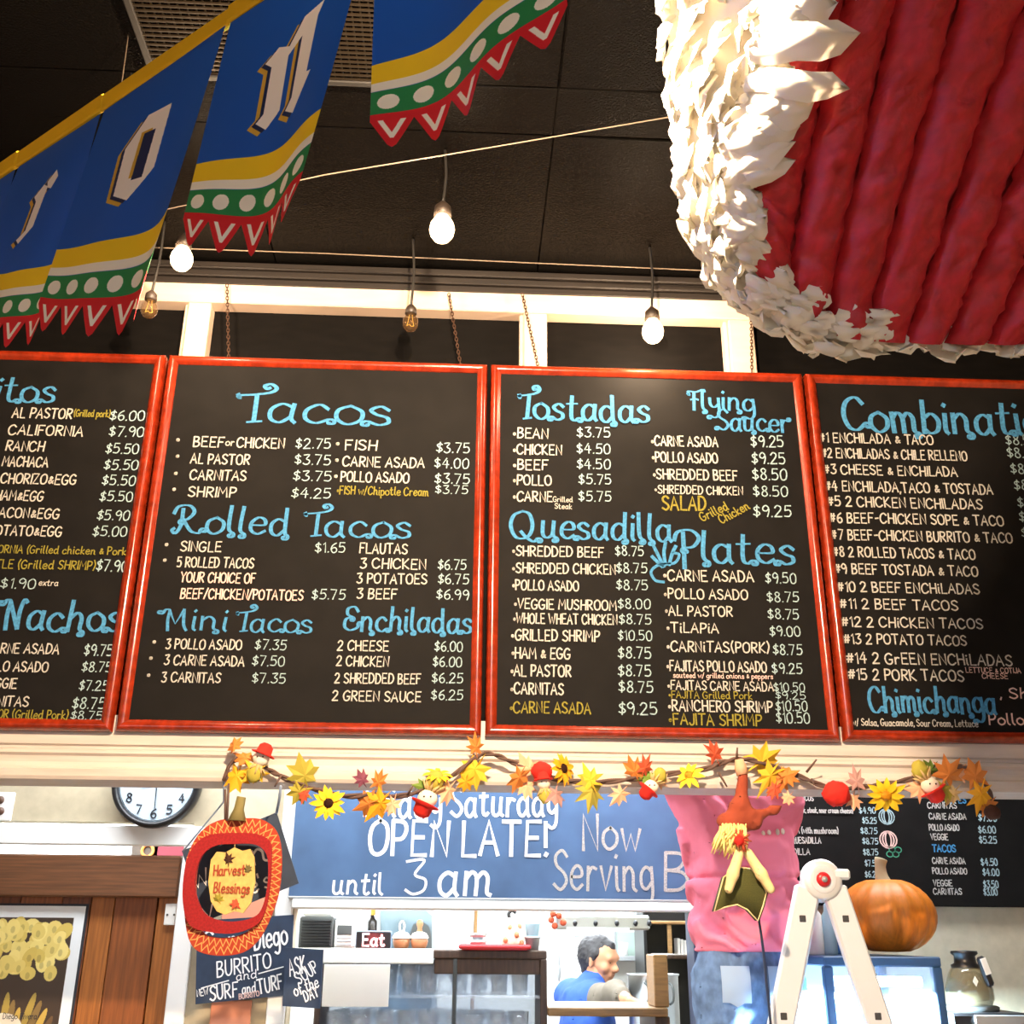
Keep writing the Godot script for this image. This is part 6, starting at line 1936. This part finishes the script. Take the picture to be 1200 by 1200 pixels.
	for off in [0.0, -0.22]:
		var line := ray(962, 1031)
		var hz := Vector3(line.x / line.z * off, 0, off)       # the ladder stands end-on to the room
		var hinge := at(962, 1031, z)
		for q in [[946, 1040, 915, 1200], [977, 1040, 1030, 1200]]:
			var a := at(q[0], q[1], z)
			var c := at(q[2], q[3], z)
			var foot := a + (c - a) * (a.y / (a.y - c.y))
			bar_between("rail", Vector3(foot.x, 0.0, z) + hz, a + hz, 0.072, 0.03, M.ladder_metal, t)
			if off == 0.0:
				for e in [1078, 1191]:
					var hp2: Vector3 = a + (c - a) * ((e - 1040.0) / 160.0)
					box("rung_hole", hp2 + Vector3(-0.012, -0.012, 0.0), hp2 + Vector3(0.012, 0.012, 0.0165), M.hole_dark, t, 0.004)
			else:
				for k in 6:
					var y := 0.25 + k * 0.28
					var p := foot + (a - foot) * (y / a.y)
					st = mb(true)
					tube(st, [Vector3(p.x, y, z - 0.012), Vector3(p.x, y, z - 0.012) + hz * 0.9], [0.014], 8)
					obj("rung", done(st), M.ladder_metal, t)
		st = mb(true)
		lathe(st, [[0.0, 0.024], [0.05, 0.024], [0.058, 0.018], [0.058, -0.018], [0.05, -0.024], [0.0, -0.024]], 28, Transform3D(Basis(Vector3.RIGHT, PI / 2.0), hinge + hz))
		obj("hinge_plate", done(st), M.ladder_metal, t)
		st = mb(true)
		lathe(st, [[0.022, 0.024], [0.036, 0.027], [0.04, 0.024]], 24, Transform3D(Basis(Vector3.RIGHT, PI / 2.0), hinge + hz))
		obj("hinge_ring", done(st), M.ladder_cap, t)
		st = mb(true)
		lathe(st, [[0.0, 0.034], [0.012, 0.034], [0.02, 0.03], [0.022, 0.022]], 20, Transform3D(Basis(Vector3.RIGHT, PI / 2.0), hinge + hz))
		obj("hinge_button", done(st), M.red_plastic, t)
		st = mb(true)
		lathe(st, [[0.0, 0.04], [0.008, 0.039], [0.009, 0.033]], 14, Transform3D(Basis(Vector3.RIGHT, PI / 2.0), hinge + hz))
		obj("pin", done(st), M.steel_dull, t)
	bar_between("lock_bolt", at(975, 1024, z + 0.01), at(995, 1025, z + 0.01), 0.03, 0.03, M.ladder_metal, t)
	bar_between("spreader", at(945, 1040, z - 0.1), at(978, 1040, z - 0.1), 0.05, 0.16, M.ladder_cap, t)

# ---------------------------------------------------------------- autumn garland along the beam
const MAPLE := [0, -.55, .04, -.2, .42, -.34, .3, -.08, .62, .08, .34, .14, .42, .46, .16, .34, 0, .7, -.16, .34, -.42, .46, -.34, .14, -.62, .08, -.3, -.08, -.42, -.34, -.04, -.2]

func spin(p: Vector3, turn: float, lean := Vector2.ZERO) -> Transform3D:
	return Transform3D(Basis(Vector3.BACK, turn) * Basis(Vector3.RIGHT, lean.x) * Basis(Vector3.UP, lean.y), p)

func leaf(parent: Node, x: float, y: float, size: float, m: Material, turn: float, z := 0.055) -> void:
	var narrow := rng.randf_range(0.6, 1.0)
	var p := at(x, y, z)
	var k := step_of(p) * size * 1.15
	var t := spin(p, turn, Vector2(rng.randf_range(-0.5, 0.5), rng.randf_range(-0.5, 0.5)))
	var st := mb()
	var n := MAPLE.size() / 2
	for face in [0.0008, -0.0008]:
		for i in n:
			var j := (i + 1) % n
			var a := Vector3(MAPLE[i * 2] * narrow, MAPLE[i * 2 + 1], 0) * k
			var b := Vector3(MAPLE[j * 2] * narrow, MAPLE[j * 2 + 1], 0) * k
			a *= 0.85 + 0.3 * fposmod(sin(i * 12.9 + x) * 43.7, 1.0)
			b *= 0.85 + 0.3 * fposmod(sin(j * 12.9 + x) * 43.7, 1.0)
			a.z = face - abs(a.x) * 0.35 + sin(a.y * 9.0 / k) * 0.05 * k
			b.z = face - abs(b.x) * 0.35 + sin(b.y * 9.0 / k) * 0.05 * k
			tri(st, t * Vector3(0, 0, face), t * a, t * b, t.basis.z * face)
	obj("maple_leaf", done(st), m, parent)

func bloom(parent: Node, called: String, x: float, y: float, size: float, m: Material, core: Material, lean: Vector2, petals := 14, z := 0.06) -> void:
	var p := at(x, y, z)
	var k := step_of(p) * size
	var t := spin(Vector3.ZERO, rng.randf() * TAU, Vector2.ZERO)
	t.basis = Basis(Vector3.UP, lean.x) * Basis(Vector3.RIGHT, lean.y) * t.basis
	var o := Node3D.new()
	o.name = called
	parent.add_child(o, true)
	o.position = p - origin_of(parent)
	for i in petals:
		var st := mb(true)
		var w := t * Transform3D(Basis(Vector3.BACK, TAU * i / petals + rng.randf_range(-0.1, 0.1)), Vector3.ZERO)
		var l := k * rng.randf_range(0.85, 1.08)
		var zz := 0.004 * (i % 2)
		var row := []
		for a in 5:
			var s := a / 4.0
			var half: float = k * 0.17 * sin(PI * (0.18 + 0.8 * s))
			var lift: float = zz + k * (0.1 + 0.22 * s - 0.3 * s * s)
			row.append([w * Vector3(-half, l * (0.22 + 0.78 * s), lift), w * Vector3(0, l * (0.22 + 0.78 * s), lift - k * 0.03), w * Vector3(half, l * (0.22 + 0.78 * s), lift)])
		for a in 4:
			for c in 2: quad(st, row[a][c], row[a][c + 1], row[a + 1][c + 1], row[a + 1][c], t.basis.z)
		obj("petal", done(st), m, o, true)
	var st := mb(true)
	var rr := k * 0.3
	for i in 2: ball(st, t * Vector3(0, 0, k * 0.1), Vector3(rr, rr, rr * 0.7), 14, 9, 0.18)
	obj("flower_centre", done(st), core, o, true)

func fluff(parent: Node, called: String, x: float, y: float, size: float, m: Material, flat := 0.9, z := 0.06) -> void:
	var p := at(x, y, z)
	var k := step_of(p) * size
	var st := mb(true)
	ball(st, p, Vector3(k, k * flat, k * 0.8), 18, 12, 0.2)
	obj(called, done(st), m, parent)

func charm(parent: Node, x: float, y: float, size: float, hat_turn: float, z := 0.07) -> void:      # little scarecrow: face, hat, collar, body
	var p := at(x, y, z)
	var k := step_of(p) * size
	var o := Node3D.new()
	o.name = "scarecrow_charm"
	parent.add_child(o, true)
	o.position = p - origin_of(parent)
	var t := spin(Vector3.ZERO, hat_turn)
	var st := mb(true)
	ball(st, Vector3.ZERO, Vector3(k * 0.5, k * 0.45, k * 0.4), 14, 10, 0.05)
	obj("face", done(st), M.doll_white, o, true)
	st = mb(true)
	lathe(st, [[0.0, k * 0.95], [k * 0.22, k * 0.92], [k * 0.42, k * 0.75], [k * 0.46, k * 0.38], [k * 0.72, k * 0.3], [k * 0.72, k * 0.24], [0.0, k * 0.24]], 18, t)
	obj("hat", done(st), M.felt_red, o, true)
	st = mb(true)
	for e in [-1.0, 1.0]: ball(st, Vector3(e * k * 0.16, k * 0.06, k * 0.38), Vector3.ONE * k * 0.05, 6, 5)
	obj("eyes", done(st), M.eye_dark, o, true)
	st = mb(true)
	for e in 9:
		var a := e / 9.0 * TAU
		tube(st, [t * Vector3(cos(a) * k * 0.2, -k * 0.4, sin(a) * k * 0.15), t * Vector3(cos(a) * k * 0.6, -k * (0.75 + 0.1 * (e % 3)), sin(a) * k * 0.3)], [k * 0.12, k * 0.03], 5)
	obj("straw_collar", done(st), M.burlap, o, true)
	st = mb(true)
	ball(st, t * Vector3(0, -k * 0.95, 0), Vector3(k * 0.45, k * 0.5, k * 0.3), 12, 9, 0.25)
	obj("body", done(st), M.leaf_olive, o, true)

func build_garland() -> void:
	var z := 0.055
	var t := thing("autumn_garland", "autumn garland of sunflowers, leaves and little scarecrows along the white beam", "garland", at(600, 930, z))
	var pts := []
	for q in [[262, 915], [272, 893], [292, 888], [315, 902], [328, 909], [348, 918], [368, 925], [405, 933], [436, 931], [464, 933], [491, 928], [512, 918], [533, 907], [552, 892], [568, 883], [584, 886], [600, 893], [622, 902], [648, 912], [676, 916], [713, 916], [747, 912], [784, 907], [827, 901], [845, 894], [863, 890], [883, 891], [910, 900], [940, 911], [962, 920], [985, 924], [1011, 922], [1040, 918], [1067, 913], [1095, 903], [1126, 898], [1142, 904], [1151, 913], [1158, 924], [1163, 936]]:
		pts.append(at(q[0], q[1], z - 0.012 + rng.randf_range(-0.004, 0.004)))
	var path := spline(pts, 4)
	for k in 2:
		var st := mb(true)
		var tw := []
		for i in path.size(): tw.append(path[i] + Vector3(0, sin(i * 0.8 + k * PI), cos(i * 0.8 + k * PI)) * 0.004)
		tube(st, tw, [0.0048], 6)
		obj("vine", done(st), M.vine, t)
	for q in [[945, 905, 957, 890], [951, 913, 954, 920], [842, 905, 852, 922], [863, 890, 864, 876], [478, 931, 484, 921], [330, 908, 322, 922]]:
		var st2 := mb(true)
		tube(st2, [at(q[0], q[1], z), at(q[2], q[3], z + 0.01)], [0.004, 0.0025], 5)
		obj("twig", done(st2), M.vine, t)
	# x, y, size, material, turn
	for q in [[274, 874, 19, M.leaf_orange, 0.2], [288, 888, 26, M.leaf_orange, 1.2], [277, 909, 30, M.petal_gold, 2.8], [300, 905, 26, M.leaf_gold, 2.2], [357, 909, 34, M.leaf_olive, 0.3], [351, 928, 24, M.leaf_olive, 2.6], [357, 930, 16, M.leaf_rust, 2.9], [425, 914, 18, M.leaf_plum, 0.5], [443, 917, 22, M.leaf_orange, -0.3], [432, 942, 30, M.leaf_orange, 1.9], [446, 941, 34, M.petal_gold, 2.4], [460, 942, 22, M.leaf_peach, 2.8], [499, 923, 22, M.leaf_green, 1.4], [526, 926, 26, M.leaf_peach, 2.6], [558, 876, 24, M.leaf_orange, 0.1], [556, 901, 34, M.leaf_gold, 2.5], [546, 916, 20, M.petal_gold, 2.9], [609, 911, 30, M.leaf_orange, 2.7], [617, 921, 24, M.leaf_peach, 3.0], [620, 900, 26, M.leaf_peach, 0.6], [652, 930, 24, M.leaf_mauve, 3.0], [692, 914, 26, M.leaf_gold, 0.4], [694, 927, 32, M.leaf_olive, 2.9], [727, 930, 22, M.leaf_peach, 2.4], [744, 905, 28, M.leaf_orange, 0.4], [756, 900, 24, M.leaf_rust, -0.4], [756, 911, 22, M.leaf_green, -1.2], [773, 916, 20, M.leaf_peach, -1.5], [838, 884, 26, M.leaf_rust, 0.4], [893, 893, 34, M.leaf_gold, -1.0], [903, 909, 36, M.leaf_gold, 2.6], [917, 915, 28, M.leaf_orange, 2.2], [908, 924, 20, M.leaf_rust, 2.8], [924, 934, 14, M.leaf_peach, 2.4], [922, 909, 22, M.leaf_orange, -1.2], [1004, 916, 26, M.leaf_mauve, 0.1], [1001, 936, 18, M.leaf_peach, 3.0], [1091, 903, 22, M.leaf_green, 0.8], [1077, 924, 26, M.leaf_peach, 1.6], [1112, 908, 30, M.leaf_orange, -0.6], [1108, 924, 26, M.leaf_olive, 2.8], [1128, 906, 24, M.leaf_peach, 0.9], [1143, 910, 34, M.leaf_orange, 0.2], [1150, 930, 32, M.petal_gold, 2.9], [1160, 944, 24, M.leaf_orange, 2.6], [1118, 930, 22, M.burlap, 2.5]]:
		leaf(t, q[0], q[1], q[2], q[3], q[4], z + rng.randf_range(-0.01, 0.018))
	bloom(t, "sunflower", 385, 941, 21, M.petal_yellow, M.seed_brown, Vector2(0.05, 0.1))
	bloom(t, "sunflower", 513, 910, 19, M.petal_yellow, M.leaf_olive, Vector2(0.2, -1.0))
	bloom(t, "sunflower", 658, 901, 20, M.petal_gold, M.seed_brown, Vector2(0.75, -0.1))
	bloom(t, "sunflower", 808, 910, 19, M.petal_yellow, M.leaf_gold, Vector2(-0.5, -0.4), 10)
	bloom(t, "sunflower", 1038, 930, 24, M.petal_yellow, M.petal_gold, Vector2(-0.2, 0.6), 12)
	for q in [[635, 904, 12.5], [980, 930, 16.5]]: fluff(t, "red_bloom", q[0], q[1], q[2], M.felt_red, 0.88)
	fluff(t, "pine_cone", 1163, 952, 9.5, M.seed_brown)
	charm(t, 306, 889, 20, -0.35)
	charm(t, 501, 936, 24, PI - 0.4)
	charm(t, 637, 918, 16, 0.1)
	charm(t, 763, 922, 18, PI - 0.7)
	charm(t, 1090, 921, 22, PI + 0.5)

# ---------------------------------------------------------------- felt pumpkin sign, tilted sign, scarecrow doll
func path_band(st: SurfaceTool, c: Array, amp: float, teeth: int, thick: float, z: float) -> void:
	var p := []
	var path := spline(c, 8)
	var l := 0.0
	for i in path.size() - 1: l += (path[i + 1] - path[i]).length()
	var step := l / teeth
	var acc := 0.0
	var want := 0.0
	var k := 0
	for i in path.size() - 1:
		var d: Vector2 = path[i + 1] - path[i]
		while want <= acc + d.length() and d.length() > 0.0:
			var q: Vector2 = path[i] + d * ((want - acc) / d.length())
			p.append(q + d.normalized().orthogonal() * amp * (1.0 if k % 2 else -1.0))
			want += step
			k += 1
		acc += d.length()
	ribbon(st, p, thick, Transform3D(Basis(), Vector3(0, 0, z)))

func ring_shape(called: String, outer: Array, inner: Array, z0: float, z1: float, m: Material, parent: Node) -> void:    # two outlines with the same number of points
	var o := spline(_loop(outline(z1, outer)), 4)
	var n := spline(_loop(outline(z1, inner)), 4)
	var st := mb()
	for i in o.size() - 1:
		var a: Vector2 = o[i]; var b: Vector2 = o[i + 1]; var c: Vector2 = n[i + 1]; var d: Vector2 = n[i]
		quad(st, Vector3(a.x, a.y, z1), Vector3(b.x, b.y, z1), Vector3(c.x, c.y, z1), Vector3(d.x, d.y, z1), Vector3.BACK)
		quad(st, Vector3(a.x, a.y, z0), Vector3(b.x, b.y, z0), Vector3(c.x, c.y, z0), Vector3(d.x, d.y, z0), Vector3.FORWARD)
		var mid := (a + b - c - d)
		quad(st, Vector3(a.x, a.y, z0), Vector3(b.x, b.y, z0), Vector3(b.x, b.y, z1), Vector3(a.x, a.y, z1), Vector3(mid.x, mid.y, 0))
		quad(st, Vector3(c.x, c.y, z0), Vector3(d.x, d.y, z0), Vector3(d.x, d.y, z1), Vector3(c.x, c.y, z1), -Vector3(mid.x, mid.y, 0))
	obj(called, done(st), m, parent)

func _loop(p: PackedVector2Array) -> Array:
	var a := Array(p)
	a.append(a[0])
	return a

func build_hangings() -> void:
	# tilted chalk sign behind the felt pumpkin, hung by a blue ribbon
	var z := -0.06
	var t := thing("chalk_sign", "tilted navy chalk sign hanging behind the felt pumpkin", "sign", at(282, 1078, z))
	cutout("panel", z, 0.008, [213, 997, 324, 952, 350, 1035, 239, 1080], M.sign_navy, t)
	write(t, z + 0.001, "n", 297, 314, 1014, 28, M.marker_white, 0, 1008, 0.1, "lettering")
	write(t, z + 0.001, "e's", 295, 318, 1048, 20, M.marker_white, 0, 1038, 0.11, "lettering")
	write(t, z + 0.001, "W", 228, 246, 1042, 20, M.marker_white, 0, 1036, 0.1, "lettering")
	write(t, z + 0.001, "v", 239, 252, 1078, 22, M.marker_white, 0, 1072, 0.1, "lettering")
	var st := mb(true)
	tube(st, [at(324, 953, z), at(327, 938, z + 0.03), at(329, 921, 0.03)], [0.004], 6)
	obj("ribbon", done(st), M.ribbon_blue, t)
	st = mb(true)
	tube(st, [at(214, 998, z), at(262, 940, z), at(262, 916, 0.03)], [0.0025], 6)
	obj("ribbon", done(st), M.ribbon_blue, t)
	# felt pumpkin
	z = 0.05
	t = thing("felt_pumpkin_sign", "red felt pumpkin ring with chevron edge and tan Harvest Blessings plaque", "wall decoration", at(271, 1119, z))
	var outer := [279, 959, 306, 960, 324, 974, 330, 1003, 327, 1044, 315, 1080, 300, 1105, 279, 1118, 246, 1119, 224, 1107, 216, 1070, 216, 1020, 225, 990, 239, 971, 258, 961]
	var inner := [281, 978, 298, 979, 310, 990, 315, 1008, 313, 1044, 304, 1072, 292, 1090, 272, 1098, 250, 1098, 236, 1090, 230, 1060, 230, 1025, 236, 1000, 248, 985, 264, 979]
	ring_shape("chevron_ring", outer, inner, z - 0.012, z, M.chevron_rust, t)
	st = mb()
	for e in [0.3, 0.72]:
		var cl := []
		for i in range(0, 15):
			var j := (i % 15) * 2
			var w := at(lerpf(outer[j], inner[j], e), lerpf(outer[j + 1], inner[j + 1], e), z)
			cl.append(Vector2(w.x, w.y))
		cl.append(cl[0])
		path_band(st, cl, 0.009, 100, 0.0055, z + 0.0008)
	obj("chevron_stitching", done(st), M.chevron_tan, t)
	var ro := [270, 976, 300, 977, 316, 986, 318, 1004, 316, 1040, 309, 1072, 297, 1086, 272, 1094, 244, 1092, 222, 1084, 214, 1056, 216, 1020, 224, 996, 237, 982, 252, 977]
	var ri := [272, 989, 296, 989, 309, 996, 314, 1010, 313, 1040, 306, 1066, 294, 1076, 272, 1080, 252, 1077, 238, 1068, 229, 1046, 229, 1026, 234, 1008, 243, 996, 256, 990]
	ring_shape("felt_ring", ro, ri, z + 0.002, z + 0.014, M.felt_crimson, t)
	st = mb(true)
	tube(st, [at(278, 962, z), at(280, 948, z), at(283, 934, z)], [0.026, 0.014, 0.013], 10)
	obj("stem", done(st), M.stem_olive, t)
	st = mb(true)
	for q in [[264, 960, 264, 925], [266, 962, 268, 918]]: tube(st, [at(q[0], q[1], z), at(q[2], q[3], z)], [0.0035], 6)
	obj("hanging_strap", done(st), M.vine, t)
	st = mb(true)
	tube(st, [at(276, 980, z + 0.01), at(275, 996, z + 0.01)], [0.002], 5)
	obj("plaque_thread", done(st), M.burlap, t)
	cutout("plaque", z + 0.016, 0.008, [275, 993, 284, 997, 293, 995, 298, 1004, 299, 1034, 294, 1058, 285, 1070, 274, 1068, 264, 1072, 254, 1068, 247, 1056, 244, 1034, 247, 1008, 254, 998, 264, 999], M.plaque_tan, t)
	write(t, z + 0.018, "Harvest", 250, 287, 1026, 12, M.plaque_ink, 3, 1025, 0.15, "lettering")
	write(t, z + 0.018, "Blessings", 250, 292, 1046, 12, M.plaque_ink, 3, 1047, 0.15, "lettering")
	leaf(t, 267, 1008, 12, M.seed_brown, 0.3, z + 0.02)
	leaf(t, 290, 1020, 11, M.stem_olive, -0.3, z + 0.02)
	leaf(t, 277, 1060, 12, M.leaf_rust, 0.1, z + 0.02)
	leaf(t, 256, 1055, 12, M.leaf_olive, 0.6, z + 0.02)
	# scarecrow doll hanging from the garland
	z = 0.06
	t = thing("scarecrow_doll", "cloth scarecrow doll with a brown pointed hat hanging before the pink shirt", "doll", at(868, 1075, z))
	var k := step_of(at(868, 980, z))
	st = mb(true)
	tube(st, [at(866, 890, z), at(868, 900, z), at(870, 908, z)], [5 * k, 7.5 * k, 7 * k], 10)
	obj("hat_knot", done(st), M.leaf_peach, t)
	st = mb(true)
	skin(st, [[at(870, 908, z), at(868, 945, z), 5.5 * k, 10 * k], [at(868, 945, z), at(858, 964, z), 10 * k, 14 * k], [at(868, 948, z), at(884, 964, z), 10 * k, 9 * k], [at(880, 958, z), at(908, 949, z), 8 * k, 4 * k], [at(908, 949, z), at(914, 945, z), 4 * k, 1.5 * k], [at(848, 962, z), at(872, 966, z), 7 * k, 7 * k]], 0.006, 0.02, func(p): return wobble.get_noise_3dv(p * 500.0) * 0.006)
	obj("hat", done(st), M.hat_brown, t)
	st = mb(true)
	ball(st, at(862, 982, z), Vector3(15, 15, 12) * k, 16, 12)
	obj("head", done(st), M.doll_cream, t)
	st = mb(true)
	for i in 90:
		var a := rng.randf_range(-0.4, PI + 0.5)
		var b := at(860 + rng.randf_range(-16, 14), 968 + rng.randf_range(-3, 8), z + 0.03 + rng.randf_range(-0.01, 0.012))
		var e := b + Vector3(rng.randf_range(-16, 3) * k, rng.randf_range(-30, -14) * k, rng.randf_range(-0.01, 0.012))
		tube(st, [b, b.lerp(e, 0.5) + Vector3(rng.randf_range(-5, 2) * k, 0, 0.012), e], [0.0032, 0.0036, 0.0015], 5)
	var hairs := obj("straw_hair", done(st), M.straw_blond, t)
	hairs.set_meta("kind", "stuff")
	st = mb(true)
	for i in 26:
		var a := rng.randf() * TAU
		var b := at(868, 984, z + 0.055)
		var e := b + Vector3(cos(a) * rng.randf_range(5, 13) * k, sin(a) * rng.randf_range(5, 15) * k, rng.randf_range(-0.012, 0.012))
		tube(st, [b, e], [0.004, 0.002], 5)
	obj("raffia_bow", done(st), M.leaf_rust, t)
	fluff(t, "bow_knot", 866, 985, 6, M.felt_red, 1.0, z + 0.06)
	st = mb(true)
	slab(st, outline(z, [864, 1016, 848, 1028, 843, 1046, 837, 1068, 850, 1063, 864, 1060, 876, 1066, 888, 1079, 894, 1062, 898, 1046, 890, 1030, 880, 1018]), z - 0.03, z + 0.02)
	obj("burlap_body", done(st), M.burlap_green, t)
	st = mb(true)
	var hem := []
	for q in [[864, 1016], [848, 1028], [843, 1046], [837, 1068], [850, 1063], [864, 1060], [876, 1066], [888, 1079], [894, 1062], [898, 1046], [890, 1030], [880, 1018]]: hem.append(at(q[0], q[1], z + 0.02))
	tube(st, hem, [0.0022], 5, true)
	obj("hem_stitch", done(st), M.doll_cream, t)
	for q in [[866, 1000, 859, 1024, 854, 1042], [877, 1000, 892, 1024, 903, 1042]]:
		st = mb(true)
		skin(st, [[at(q[0], q[1], z + 0.035), at(q[2], q[3], z + 0.04), 5.5 * k, 6.5 * k], [at(q[2], q[3], z + 0.04), at(q[4], q[5], z + 0.04), 6.5 * k, 5 * k]], 0.005, 0.01)
		obj("arm", done(st), M.doll_cream, t)
	st = mb(true)
	tube(st, spline([at(889, 1076, z), at(894, 1110, z - 0.02), at(898, 1150, z - 0.03), at(903, 1200, z - 0.04), at(905, 1260, z - 0.04)], 4), [0.0038], 6)
	obj("trailing_cord", done(st), M.navy_paint, t)
